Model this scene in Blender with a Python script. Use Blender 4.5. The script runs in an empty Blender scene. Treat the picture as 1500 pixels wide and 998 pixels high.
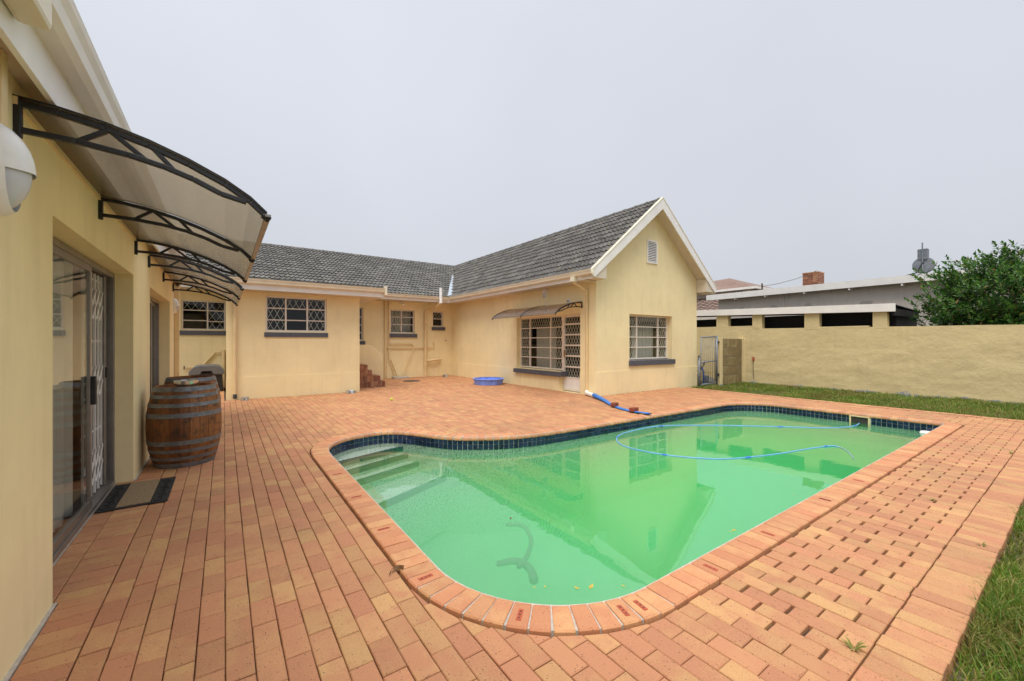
import bpy, bmesh, math, random
from mathutils import Vector, Matrix, noise
R = math.radians
random.seed(7)
S = bpy.context.scene
COL = S.collection
# ------------------------------------------------------------------ camera
cd = bpy.data.cameras.new('camera'); cam = bpy.data.objects.new('camera', cd); COL.objects.link(cam)
cd.sensor_width = 36.0; cd.lens = 14.4; cd.shift_y = 0.00133; cd.clip_start = 0.05; cd.clip_end = 2000
cam.location = (0, 0, 1.45); cam.rotation_euler = (R(90), 0, R(-35.1)); S.camera = cam
# ------------------------------------------------------------------ overcast sky and sun
SUN_EL, SUN_AZ = R(62), R(-128)          # azimuth from +Y towards +X
w = bpy.data.worlds.new('World'); S.world = w; w.use_nodes = True
nt = w.node_tree; nt.nodes.clear()
def N(nt, t, **k):
    n = nt.nodes.new(t)
    for a, b in k.items(): setattr(n, a, b)
    return n
sky = N(nt, 'ShaderNodeTexSky', sky_type='NISHITA', sun_disc=False, sun_elevation=SUN_EL, sun_rotation=SUN_AZ, air_density=1.5, dust_density=4.0)
tc = N(nt, 'ShaderNodeTexCoord'); sep = N(nt, 'ShaderNodeSeparateXYZ'); nt.links.new(tc.outputs['Generated'], sep.inputs[0])
rmp = N(nt, 'ShaderNodeValToRGB'); nt.links.new(sep.outputs['Z'], rmp.inputs[0])
rmp.color_ramp.elements[0].position = 0.0; rmp.color_ramp.elements[0].color = (0.37, 0.384, 0.42, 1)
rmp.color_ramp.elements[1].position = 1.0; rmp.color_ramp.elements[1].color = (1.45, 1.48, 1.53, 1)
e = rmp.color_ramp.elements.new(0.68); e.color = (0.478, 0.498, 0.545, 1)
cn = N(nt, 'ShaderNodeTexNoise'); cn.inputs['Scale'].default_value = 1.3; cn.inputs['Detail'].default_value = 3
nt.links.new(tc.outputs['Generated'], cn.inputs['Vector'])
cm = N(nt, 'ShaderNodeMapRange'); cm.inputs[3].default_value = 0.86; cm.inputs[4].default_value = 1.14; nt.links.new(cn.outputs[0], cm.inputs[0])
cv = N(nt, 'ShaderNodeVectorMath', operation='SCALE'); nt.links.new(rmp.outputs[0], cv.inputs[0]); nt.links.new(cm.outputs[0], cv.inputs['Scale'])
b1 = N(nt, 'ShaderNodeBackground'); nt.links.new(sky.outputs[0], b1.inputs[0]); b1.inputs[1].default_value = 0.10
b2 = N(nt, 'ShaderNodeBackground'); nt.links.new(cv.outputs[0], b2.inputs[0]); b2.inputs[1].default_value = 1.0
mx = N(nt, 'ShaderNodeMixShader'); mx.inputs[0].default_value = 0.94
nt.links.new(b1.outputs[0], mx.inputs[1]); nt.links.new(b2.outputs[0], mx.inputs[2])
wo = N(nt, 'ShaderNodeOutputWorld'); nt.links.new(mx.outputs[0], wo.inputs[0])
sl = bpy.data.lights.new('sun', 'SUN'); sl.energy = 1.5; sl.angle = R(35); sl.color = (1.0, 0.95, 0.87)
so = bpy.data.objects.new('sun', sl); COL.objects.link(so)
sd = Vector((math.sin(SUN_AZ)*math.cos(SUN_EL), math.cos(SUN_AZ)*math.cos(SUN_EL), math.sin(SUN_EL)))
so.location = sd*60; so.rotation_euler = sd.to_track_quat('Z', 'Y').to_euler()
S.view_settings.view_transform = 'Standard'; S.view_settings.look = 'None'
S.view_settings.exposure = 0.69; S.view_settings.gamma = 1.0; S.view_settings.use_curve_mapping = False
cy = S.cycles
cy.use_denoising = True; cy.max_bounces = 12; cy.diffuse_bounces = 4; cy.glossy_bounces = 4; cy.transmission_bounces = 6
cy.volume_bounces = 6; cy.transparent_max_bounces = 24; cy.use_adaptive_sampling = True; cy.adaptive_threshold = 0.02
cy.sample_clamp_indirect = 6.0

# ------------------------------------------------------------------ materials
def newmat(name):
    m = bpy.data.materials.new(name); m.use_nodes = True
    nt = m.node_tree; b = nt.nodes['Principled BSDF']
    return m, nt, b
def ramp(nt, stops, src=None, interp='LINEAR'):
    r = N(nt, 'ShaderNodeValToRGB'); cr = r.color_ramp; cr.interpolation = interp
    while len(cr.elements) < len(stops): cr.elements.new(0.5)
    for el, (p, c) in zip(cr.elements, stops):
        el.position = p; el.color = tuple(c) + (1,) if len(c) == 3 else c
    if src is not None: nt.links.new(src, r.inputs[0])
    return r
def noise_n(nt, scale, detail=3, vec=None, rough=0.55):
    n = N(nt, 'ShaderNodeTexNoise'); n.inputs['Scale'].default_value = scale; n.inputs['Detail'].default_value = detail
    n.inputs['Roughness'].default_value = rough
    if vec is not None: nt.links.new(vec, n.inputs['Vector'])
    return n
def mixc(nt, fac, a, b, mode='MIX'):
    m = N(nt, 'ShaderNodeMix', data_type='RGBA', blend_type=mode)
    for s, v in ((m.inputs[0], fac), (m.inputs[6], a), (m.inputs[7], b)):
        if hasattr(v, 'is_linked') or hasattr(v, 'links'): nt.links.new(v, s)
        elif isinstance(v, (int, float)): s.default_value = v
        else: s.default_value = tuple(v) + (1,) if len(v) == 3 else v
    return m.outputs[2]
def mathn(nt, op, a, b=None, clamp=False):
    m = N(nt, 'ShaderNodeMath', operation=op, use_clamp=clamp)
    for s, v in ((m.inputs[0], a), (m.inputs[1], b)):
        if v is None: continue
        if isinstance(v, (int, float)): s.default_value = v
        else: nt.links.new(v, s)
    return m.outputs[0]
def bump(nt, b, h, strength=0.3, dist=0.01):
    n = N(nt, 'ShaderNodeBump'); n.inputs['Strength'].default_value = strength; n.inputs['Distance'].default_value = dist
    nt.links.new(h, n.inputs['Height']); nt.links.new(n.outputs[0], b.inputs['Normal'])
def pos(nt): return N(nt, 'ShaderNodeNewGeometry').outputs['Position']
def simple(name, col, rough=0.5, metal=0.0, var=0.12, scale=9, bs=0.08, spec=0.5):
    m, nt, b = newmat(name); p = pos(nt)
    n = noise_n(nt, scale, 4, p)
    r = ramp(nt, [(0.3, [c*(1-var) for c in col]), (0.7, [min(1, c*(1+var)) for c in col])], n.outputs[0])
    nt.links.new(r.outputs[0], b.inputs['Base Color'])
    b.inputs['Roughness'].default_value = rough; b.inputs['Metallic'].default_value = metal
    b.inputs['Specular IOR Level'].default_value = spec
    f = noise_n(nt, 160, 2, p); bump(nt, b, f.outputs[0], bs, 0.003)
    return m
def plaster(name, col, rough_scale=30, bs=0.35, stain=(0.5, 0.42, 0.26), stain_amt=0.25, dist=0.012, speck=False):
    m, nt, b = newmat(name); p = pos(nt)
    big = noise_n(nt, 0.9, 5, p, 0.6); mid = noise_n(nt, 5, 4, p)
    c = ramp(nt, [(0.3, [x*0.93 for x in col]), (0.7, [min(1, x*1.05) for x in col])], big.outputs[0]).outputs[0]
    mp = N(nt, 'ShaderNodeMapping'); mp.inputs['Scale'].default_value = (5, 5, 0.5); nt.links.new(p, mp.inputs[0])
    st = noise_n(nt, 1.2, 5, mp.outputs[0], 0.6)
    sf = ramp(nt, [(0.52, (0, 0, 0)), (0.78, (stain_amt,)*3)], st.outputs[0]).outputs[0]
    c = mixc(nt, sf, c, stain)
    md = ramp(nt, [(0.35, (0.97,)*3), (0.65, (1.0,)*3)], mid.outputs[0]).outputs[0]
    c = mixc(nt, 1.0, c, md, 'MULTIPLY')
    if speck:      # flaked paint low on the wall, bare cement showing
        sx = N(nt, 'ShaderNodeSeparateXYZ'); nt.links.new(p, sx.inputs[0])
        lo = N(nt, 'ShaderNodeMapRange'); lo.inputs[1].default_value = 0.0; lo.inputs[2].default_value = 0.22; lo.inputs[3].default_value = 0.16; lo.inputs[4].default_value = -0.2
        nt.links.new(sx.outputs[2], lo.inputs[0])
        fl = noise_n(nt, 2.2, 6, p, 0.65)
        s = mathn(nt, 'ADD', fl.outputs[0], lo.outputs[0])
        k = ramp(nt, [(0.655, (0, 0, 0)), (0.67, (1, 1, 1))], s).outputs[0]
        c = mixc(nt, k, c, (0.36, 0.37, 0.39))
    nt.links.new(c, b.inputs['Base Color']); b.inputs['Roughness'].default_value = 0.82; b.inputs['Specular IOR Level'].default_value = 0.25
    f = noise_n(nt, rough_scale, 6, p, 0.6); lowf = noise_n(nt, 5.0, 4, p, 0.55)
    bump(nt, b, mathn(nt, 'ADD', f.outputs[0], mathn(nt, 'MULTIPLY', lowf.outputs[0], 1.6)), bs, dist)
    return m
def brickmat(name, stops, speck=0.8, dirt=0.35, rough=0.72):
    m, nt, b = newmat(name); g = N(nt, 'ShaderNodeNewGeometry'); p = g.outputs['Position']
    oi = N(nt, 'ShaderNodeObjectInfo')
    r = mathn(nt, 'FRACT', mathn(nt, 'ADD', mathn(nt, 'MULTIPLY', oi.outputs['Random'], 7.31), g.outputs['Random Per Island']))
    c = ramp(nt, stops, r).outputs[0]
    r2 = mathn(nt, 'FRACT', mathn(nt, 'MULTIPLY', r, 37.7))
    # flashing: each brick shades to a redder tone on one part
    off = N(nt, 'ShaderNodeVectorMath', operation='ADD'); nt.links.new(p, off.inputs[0])
    cmb = N(nt, 'ShaderNodeCombineXYZ'); nt.links.new(mathn(nt, 'MULTIPLY', r, 53.0), cmb.inputs[2]); nt.links.new(cmb.outputs[0], off.inputs[1])
    fl = noise_n(nt, 5, 3, off.outputs[0])
    ff = ramp(nt, [(0.42, (0, 0, 0)), (0.62, (0.8,)*3)], fl.outputs[0]).outputs[0]
    c = mixc(nt, ff, c, [x for x in stops[0][1]])
    v = N(nt, 'ShaderNodeMapRange'); v.inputs[3].default_value = 0.9; v.inputs[4].default_value = 1.08; nt.links.new(r2, v.inputs[0])
    sc = N(nt, 'ShaderNodeVectorMath', operation='SCALE'); nt.links.new(c, sc.inputs[0]); nt.links.new(v.outputs[0], sc.inputs['Scale']); c = sc.outputs[0]
    dn = noise_n(nt, 0.8, 6, p, 0.65); df = ramp(nt, [(0.53, (0, 0, 0)), (0.72, (dirt*1.4,)*3)], dn.outputs[0]).outputs[0]
    c = mixc(nt, df, c, (0.16, 0.11, 0.075))
    vo = N(nt, 'ShaderNodeTexVoronoi'); vo.inputs['Scale'].default_value = 95; nt.links.new(off.outputs[0], vo.inputs['Vector'])
    rr = N(nt, 'ShaderNodeSeparateColor'); nt.links.new(vo.outputs['Color'], rr.inputs[0])
    pick = mathn(nt, 'LESS_THAN', rr.outputs[0], 0.20)
    near = mathn(nt, 'LESS_THAN', vo.outputs['Distance'], mathn(nt, 'MULTIPLY', rr.outputs[1], 0.36))
    sp = mathn(nt, 'MULTIPLY', mathn(nt, 'MULTIPLY', pick, near), speck)
    c = mixc(nt, sp, c, (0.07, 0.045, 0.035))
    fn = noise_n(nt, 240, 3, p); fm = ramp(nt, [(0.3, (0.76,)*3), (0.7, (1.12,)*3)], fn.outputs[0]).outputs[0]
    c = mixc(nt, 1.0, c, fm, 'MULTIPLY')
    nt.links.new(c, b.inputs['Base Color']); b.inputs['Roughness'].default_value = rough; b.inputs['Specular IOR Level'].default_value = 0.35
    hn = noise_n(nt, 90, 5, p, 0.6)
    hh = mathn(nt, 'SUBTRACT', hn.outputs[0], mathn(nt, 'MULTIPLY', sp, 0.6)); bump(nt, b, hh, 0.35, 0.003)
    return m
def fresnel(nt, ior):
    f = N(nt, 'ShaderNodeFresnel'); g = N(nt, 'ShaderNodeNewGeometry')
    mr = N(nt, 'ShaderNodeMapRange'); mr.inputs[3].default_value = ior; mr.inputs[4].default_value = 1/ior
    nt.links.new(g.outputs['Backfacing'], mr.inputs[0]); nt.links.new(mr.outputs[0], f.inputs['IOR']); return f
def glassmat(name, tint=(0.9, 0.93, 0.92), ior=1.5, base=0.04):
    m, nt, b = newmat(name); nt.nodes.remove(b); out = nt.nodes['Material Output']
    fr = fresnel(nt, ior)
    gl = N(nt, 'ShaderNodeBsdfGlossy'); gl.inputs['Roughness'].default_value = 0.01
    n = noise_n(nt, 1.5, 2, pos(nt)); bp = N(nt, 'ShaderNodeBump'); bp.inputs['Strength'].default_value = 0.06; bp.inputs['Distance'].default_value = 0.02
    nt.links.new(n.outputs[0], bp.inputs['Height']); nt.links.new(bp.outputs[0], gl.inputs['Normal'])
    tr = N(nt, 'ShaderNodeBsdfTransparent'); tr.inputs[0].default_value = tint + (1,)
    f = mathn(nt, 'ADD', fr.outputs[0], base, True)
    mx = N(nt, 'ShaderNodeMixShader'); nt.links.new(f, mx.inputs[0]); nt.links.new(tr.outputs[0], mx.inputs[1]); nt.links.new(gl.outputs[0], mx.inputs[2])
    nt.links.new(mx.outputs[0], out.inputs[0])
    return m
M = {}
M['wall'] = plaster('cream_plaster', (0.90, 0.755, 0.445), 60, 0.12, (0.58, 0.42, 0.22), 0.22, 0.006)
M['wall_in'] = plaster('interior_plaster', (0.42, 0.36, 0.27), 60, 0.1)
M['bound'] = plaster('boundary_plaster', (0.69, 0.56, 0.305), 14, 0.3, (0.50, 0.38, 0.20), 0.3, 0.03, True)
M['greywall'] = plaster('grey_beige_plaster', (0.72, 0.645, 0.565), 20, 0.2, (0.28, 0.25, 0.22), 0.3)
M['brick'] = brickmat('clay_paver', [(0.0, (0.49, 0.215, 0.113)), (0.25, (0.51, 0.25, 0.12)), (0.5, (0.53, 0.282, 0.128)), (0.75, (0.55, 0.312, 0.135)), (1.0, (0.505, 0.24, 0.12))], 0.7, 0.25)
M['coping'] = brickmat('clay_coping', [(0.0, (0.555, 0.23, 0.115)), (0.3, (0.605, 0.29, 0.14)), (0.6, (0.645, 0.345, 0.16)), (1.0, (0.59, 0.275, 0.135))], 0.6, 0.22)
M['stepbrick'] = brickmat('step_brick', [(0.0, (0.20, 0.075, 0.045)), (0.3, (0.40, 0.17, 0.09)), (0.6, (0.50, 0.26, 0.14)), (0.85, (0.14, 0.075, 0.06)), (1.0, (0.38, 0.16, 0.09))])
M['redbrick'] = brickmat('red_brick', [(0.0, (0.26, 0.06, 0.035)), (1.0, (0.34, 0.09, 0.05))])
M['block'] = brickmat('cement_block', [(0.0, (0.20, 0.145, 0.06)), (0.5, (0.33, 0.26, 0.13)), (1.0, (0.26, 0.19, 0.09))], 0.3, 0.6)
M['mortar'] = simple('pale_mortar', (0.50, 0.45, 0.39), 0.9, var=0.2, scale=30, bs=0.4)
M['bed'] = simple('dark_sand_joint', (0.085, 0.058, 0.038), 0.95, var=0.3, scale=20, bs=0.4)
M['white'] = simple('white_paint', (0.84, 0.81, 0.77), 0.45, var=0.06, scale=3)
M['cream'] = simple('cream_gutter_paint', (0.78, 0.70, 0.54), 0.4, var=0.07, scale=3)
M['pipe'] = simple('cream_pipe_paint', (0.76, 0.58, 0.32), 0.45, var=0.08, scale=4)
M['winframe'] = simple('window_frame_paint', (0.74, 0.67, 0.58), 0.45, var=0.08, scale=6)
M['lattice'] = simple('lattice_paint', (0.80, 0.75, 0.65), 0.45, var=0.08, scale=6)
M['sill'] = simple('slate_grey_sill_paint', (0.085, 0.09, 0.11), 0.55, var=0.15, scale=14, bs=0.25)
M['black'] = simple('black_metal', (0.012, 0.013, 0.016), 0.42, var=0.2)
M['rubber'] = simple('black_rubber', (0.018, 0.017, 0.016), 0.7, var=0.3, scale=40, bs=0.4)
M['alu'] = simple('anodised_aluminium', (0.30, 0.28, 0.26), 0.38, 0.75, var=0.1)
M['galv'] = simple('galvanised_hoop', (0.17, 0.18, 0.19), 0.5, 0.35, var=0.35, scale=14, bs=0.25)
M['steel'] = simple('bright_steel', (0.62, 0.61, 0.60), 0.22, 0.95, var=0.06)
M['gate'] = simple('grey_gate_steel', (0.22, 0.25, 0.29), 0.5, 0.4, var=0.2, scale=10)
M['dishgrey'] = simple('dish_grey', (0.15, 0.165, 0.19), 0.6, 0.1, var=0.2)
M['pvc'] = simple('white_pvc', (0.88, 0.87, 0.85), 0.35, var=0.06)
M['blue'] = simple('blue_layflat_hose', (0.02, 0.17, 0.55), 0.45, var=0.15)
M['bluepool'] = simple('blue_plastic', (0.20, 0.31, 0.82), 0.35, var=0.12, scale=5)
M['hose'] = simple('pale_blue_hose', (0.14, 0.36, 0.62), 0.4, var=0.1)
M['hose_cuff'] = simple('blue_hose_cuff', (0.04, 0.16, 0.62), 0.4, var=0.1)
M['ball'] = simple('yellow_green_felt', (0.50, 0.60, 0.06), 0.9, var=0.1, scale=60, bs=0.5)
M['kennel'] = simple('grey_plastic', (0.12, 0.125, 0.135), 0.5, var=0.12)
M['kennel_d'] = simple('dark_plastic', (0.012, 0.013, 0.015), 0.5, var=0.15)
M['coir'] = simple('coir_mat', (0.26, 0.18, 0.10), 0.95, var=0.25, scale=60, bs=0.9)
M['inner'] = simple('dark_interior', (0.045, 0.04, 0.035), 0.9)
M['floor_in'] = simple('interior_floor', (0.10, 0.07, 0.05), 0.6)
M['shade'] = simple('black_shade_cloth', (0.012, 0.012, 0.014), 0.9, var=0.5, scale=60, bs=0.5)
M['flash'] = simple('valley_flashing', (0.50, 0.56, 0.62), 0.35, 0.5, var=0.1)
M['soffit'] = simple('soffit_board', (0.66, 0.58, 0.46), 0.6, var=0.06, scale=2)
M['soil'] = simple('lawn_soil', (0.10, 0.085, 0.045), 0.95, var=0.4, scale=5, bs=0.6)
M['bark'] = simple('shrub_bark', (0.10, 0.075, 0.05), 0.9, var=0.3, scale=40, bs=0.8)
M['brass'] = simple('brass', (0.45, 0.28, 0.10), 0.4, 0.8)
M['leafdry'] = simple('dry_leaf', (0.16, 0.08, 0.03), 0.8, var=0.3, scale=60)
M['leafyel'] = simple('yellow_leaf', (0.50, 0.36, 0.05), 0.7, var=0.3, scale=60)
M['redclay'] = simple('red_clay_plug', (0.42, 0.085, 0.04), 0.8, var=0.15, scale=60)
M['glass'] = glassmat('window_glass', (0.93, 0.95, 0.94), 1.36, 0.0)
M['glass_d'] = glassmat('sliding_door_glass', (0.95, 0.96, 0.94), 1.33, 0.0)
M['frost'] = simple('frosted_lamp_glass', (0.62, 0.63, 0.66), 0.25, var=0.04)
M['tilefar'] = brickmat('far_roof_tile', [(0.0, (0.22, 0.14, 0.11)), (1.0, (0.30, 0.20, 0.16))])
# poolside mosaic
m, nt, b = newmat('navy_pool_tile'); g = N(nt, 'ShaderNodeNewGeometry')
r = ramp(nt, [(0, (0.004, 0.009, 0.032)), (0.5, (0.008, 0.017, 0.055)), (1, (0.018, 0.03, 0.08))], g.outputs['Random Per Island'])
nt.links.new(r.outputs[0], b.inputs['Base Color']); b.inputs['Roughness'].default_value = 0.12; M['tile'] = m
# basin marbelite: pale with dark aggregate
m, nt, b = newmat('pool_marbelite'); p = pos(nt); n1 = noise_n(nt, 60, 3, p)
r = ramp(nt, [(0.40, (0.04, 0.09, 0.06)), (0.46, (0.60, 0.66, 0.58))], n1.outputs[0])
nt.links.new(r.outputs[0], b.inputs['Base Color']); b.inputs['Roughness'].default_value = 0.7; M['marb'] = m
M['algae'] = simple('algae_coated_plaster', (0.42, 0.66, 0.46), 0.9, var=0.12, scale=1.5)
# water
m, nt, b = newmat('green_pool_water'); nt.nodes.remove(b); out = nt.nodes['Material Output']; p = pos(nt)
fr = fresnel(nt, 2.3)
n1 = noise_n(nt, 2.6, 3, p); bp = N(nt, 'ShaderNodeBump'); bp.inputs['Strength'].default_value = 0.10; bp.inputs['Distance'].default_value = 0.012
nt.links.new(n1.outputs[0], bp.inputs['Height'])
gl = N(nt, 'ShaderNodeBsdfGlossy'); gl.inputs['Roughness'].default_value = 0.012
nt.links.new(bp.outputs[0], gl.inputs['Normal']); nt.links.new(bp.outputs[0], fr.inputs['Normal'])
tr = N(nt, 'ShaderNodeBsdfTransparent')
mx = N(nt, 'ShaderNodeMixShader'); nt.links.new(fr.outputs[0], mx.inputs[0]); nt.links.new(tr.outputs[0], mx.inputs[1]); nt.links.new(gl.outputs[0], mx.inputs[2])
nt.links.new(mx.outputs[0], out.inputs[0])
vs = N(nt, 'ShaderNodeVolumeScatter'); vs.inputs['Color'].default_value = (0.13, 0.67, 0.24, 1); vs.inputs['Density'].default_value = 0.8; vs.inputs['Anisotropy'].default_value = 0.0
va = N(nt, 'ShaderNodeVolumeAbsorption'); va.inputs['Color'].default_value = (0.12, 0.92, 0.36, 1); va.inputs['Density'].default_value = 0.40
ad = N(nt, 'ShaderNodeAddShader'); nt.links.new(vs.outputs[0], ad.inputs[0]); nt.links.new(va.outputs[0], ad.inputs[1]); nt.links.new(ad.outputs[0], out.inputs['Volume'])
M['water'] = m
# roof tiles with lichen
m, nt, b = newmat('concrete_roof_tile'); g = N(nt, 'ShaderNodeNewGeometry'); p = g.outputs['Position']; oi = N(nt, 'ShaderNodeObjectInfo')
rn = mathn(nt, 'FRACT', mathn(nt, 'ADD', mathn(nt, 'MULTIPLY', oi.outputs['Random'], 7.3), g.outputs['Random Per Island']))
c = ramp(nt, [(0, (0.058, 0.055, 0.051)), (0.6, (0.10, 0.094, 0.087)), (1, (0.15, 0.142, 0.13))], rn).outputs[0]
n1 = noise_n(nt, 16, 6, p, 0.75); c = mixc(nt, ramp(nt, [(0.45, (0, 0, 0)), (0.7, (0.75,)*3)], n1.outputs[0]).outputs[0], c, (0.27, 0.258, 0.238))
n2 = noise_n(nt, 7, 6, p, 0.7); c = mixc(nt, ramp(nt, [(0.62, (0, 0, 0)), (0.68, (0.85,)*3)], n2.outputs[0]).outputs[0], c, (0.26, 0.19, 0.035))
nt.links.new(c, b.inputs['Base Color']); b.inputs['Roughness'].default_value = 0.85; bump(nt, b, n1.outputs[0], 0.4, 0.005); M['rtile'] = m
# barrel oak
m, nt, b = newmat('weathered_oak_stave'); g = N(nt, 'ShaderNodeNewGeometry'); p = g.outputs['Position']; oi = N(nt, 'ShaderNodeObjectInfo')
c = ramp(nt, [(0, (0.16, 0.052, 0.012)), (0.5, (0.24, 0.085, 0.018)), (1, (0.31, 0.12, 0.03))], oi.outputs['Random']).outputs[0]
mp = N(nt, 'ShaderNodeMapping'); mp.inputs['Scale'].default_value = (60, 60, 3); nt.links.new(p, mp.inputs[0]); n1 = noise_n(nt, 1.5, 6, mp.outputs[0], 0.65)
c = mixc(nt, ramp(nt, [(0.45, (0, 0, 0)), (0.75, (0.7,)*3)], n1.outputs[0]).outputs[0], c, (0.06, 0.025, 0.01))
n2 = noise_n(nt, 7, 6, p, 0.7); c = mixc(nt, ramp(nt, [(0.50, (0, 0, 0)), (0.64, (0.85,)*3)], n2.outputs[0]).outputs[0], c, (0.03, 0.016, 0.01))
nt.links.new(c, b.inputs['Base Color']); b.inputs['Roughness'].default_value = 0.55; bump(nt, b, n1.outputs[0], 0.4, 0.004); M['oak'] = m
# bronze polycarbonate
m, nt, b = newmat('bronze_polycarbonate'); nt.nodes.remove(b); out = nt.nodes['Material Output']; p = pos(nt)
sx = N(nt, 'ShaderNodeSeparateXYZ'); nt.links.new(p, sx.inputs[0])
wv = mathn(nt, 'SINE', mathn(nt, 'MULTIPLY', sx.outputs[1], 400.0))
bp = N(nt, 'ShaderNodeBump'); bp.inputs['Strength'].default_value = 0.35; bp.inputs['Distance'].default_value = 0.003; nt.links.new(wv, bp.inputs['Height'])
tl = N(nt, 'ShaderNodeBsdfTranslucent'); tl.inputs[0].default_value = (0.38, 0.31, 0.215, 1)
df = N(nt, 'ShaderNodeBsdfDiffuse'); df.inputs[0].default_value = (0.22, 0.19, 0.15, 1)
tr = N(nt, 'ShaderNodeBsdfTransparent'); tr.inputs[0].default_value = (0.50, 0.42, 0.31, 1)
gl = N(nt, 'ShaderNodeBsdfGlossy'); gl.inputs['Roughness'].default_value = 0.18; nt.links.new(bp.outputs[0], gl.inputs['Normal'])
fr = fresnel(nt, 1.5)
a1 = N(nt, 'ShaderNodeMixShader'); a1.inputs[0].default_value = 0.25; nt.links.new(tl.outputs[0], a1.inputs[1]); nt.links.new(df.outputs[0], a1.inputs[2])
a2 = N(nt, 'ShaderNodeMixShader'); nt.links.new(mathn(nt, 'ADD', mathn(nt, 'MULTIPLY', wv, 0.16), 0.42), a2.inputs[0]); nt.links.new(a1.outputs[0], a2.inputs[1]); nt.links.new(tr.outputs[0], a2.inputs[2])
a3 = N(nt, 'ShaderNodeMixShader'); nt.links.new(fr.outputs[0], a3.inputs[0]); nt.links.new(a2.outputs[0], a3.inputs[1]); nt.links.new(gl.outputs[0], a3.inputs[2])
nt.links.new(a3.outputs[0], out.inputs[0]); M['poly'] = m
# sheer curtain
m, nt, b = newmat('sheer_curtain'); nt.nodes.remove(b); out = nt.nodes['Material Output']
df = N(nt, 'ShaderNodeBsdfDiffuse'); df.inputs[0].default_value = (0.88, 0.85, 0.78, 1)
tl = N(nt, 'ShaderNodeBsdfTranslucent'); tl.inputs[0].default_value = (0.6, 0.58, 0.54, 1)
tr = N(nt, 'ShaderNodeBsdfTransparent')
a1 = N(nt, 'ShaderNodeMixShader'); a1.inputs[0].default_value = 0.3; nt.links.new(df.outputs[0], a1.inputs[1]); nt.links.new(tl.outputs[0], a1.inputs[2])
a2 = N(nt, 'ShaderNodeMixShader'); nw = N(nt, 'ShaderNodeTexNoise'); nw.inputs['Scale'].default_value = 300; nt.links.new(pos(nt), nw.inputs['Vector'])
nt.links.new(ramp(nt, [(0.4, (0.04,)*3), (0.6, (0.25,)*3)], nw.outputs[0]).outputs[0], a2.inputs[0])
nt.links.new(a1.outputs[0], a2.inputs[1]); nt.links.new(tr.outputs[0], a2.inputs[2]); nt.links.new(a2.outputs[0], out.inputs[0]); M['sheer'] = m
# leaves and grass
def leafmat(name, stops, rough, trans=0.25, dry=None):
    m, nt, b = newmat(name); g = N(nt, 'ShaderNodeNewGeometry')
    c = ramp(nt, stops, g.outputs['Random Per Island']).outputs[0]
    n1 = noise_n(nt, 1.3, 4, g.outputs['Position']); c = mixc(nt, 1.0, c, ramp(nt, [(0.3, (0.7,)*3), (0.7, (1.15,)*3)], n1.outputs[0]).outputs[0], 'MULTIPLY')
    if dry:
        n2 = noise_n(nt, 1.1, 5, g.outputs['Position'], 0.65); c = mixc(nt, ramp(nt, [(0.48, (0, 0, 0)), (0.66, (0.6,)*3)], n2.outputs[0]).outputs[0], c, dry)
    nt.links.new(c, b.inputs['Base Color']); b.inputs['Roughness'].default_value = rough
    out = nt.nodes['Material Output']; tl = N(nt, 'ShaderNodeBsdfTranslucent'); nt.links.new(c, tl.inputs[0])
    mx = N(nt, 'ShaderNodeMixShader'); mx.inputs[0].default_value = trans
    nt.links.new(b.outputs[0], mx.inputs[1]); nt.links.new(tl.outputs[0], mx.inputs[2]); nt.links.new(mx.outputs[0], out.inputs[0])
    return m
M['leaf'] = leafmat('shrub_leaf', [(0, (0.03, 0.10, 0.02)), (0.5, (0.06, 0.19, 0.028)), (0.93, (0.17, 0.33, 0.045)), (1, (0.28, 0.13, 0.06))], 0.35)
M['grass'] = leafmat('lawn_grass', [(0, (0.09, 0.21, 0.018)), (0.45, (0.16, 0.29, 0.027)), (0.72, (0.27, 0.29, 0.045)), (1, (0.42, 0.31, 0.12))], 0.6, 0.35, (0.26, 0.165, 0.06))

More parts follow.
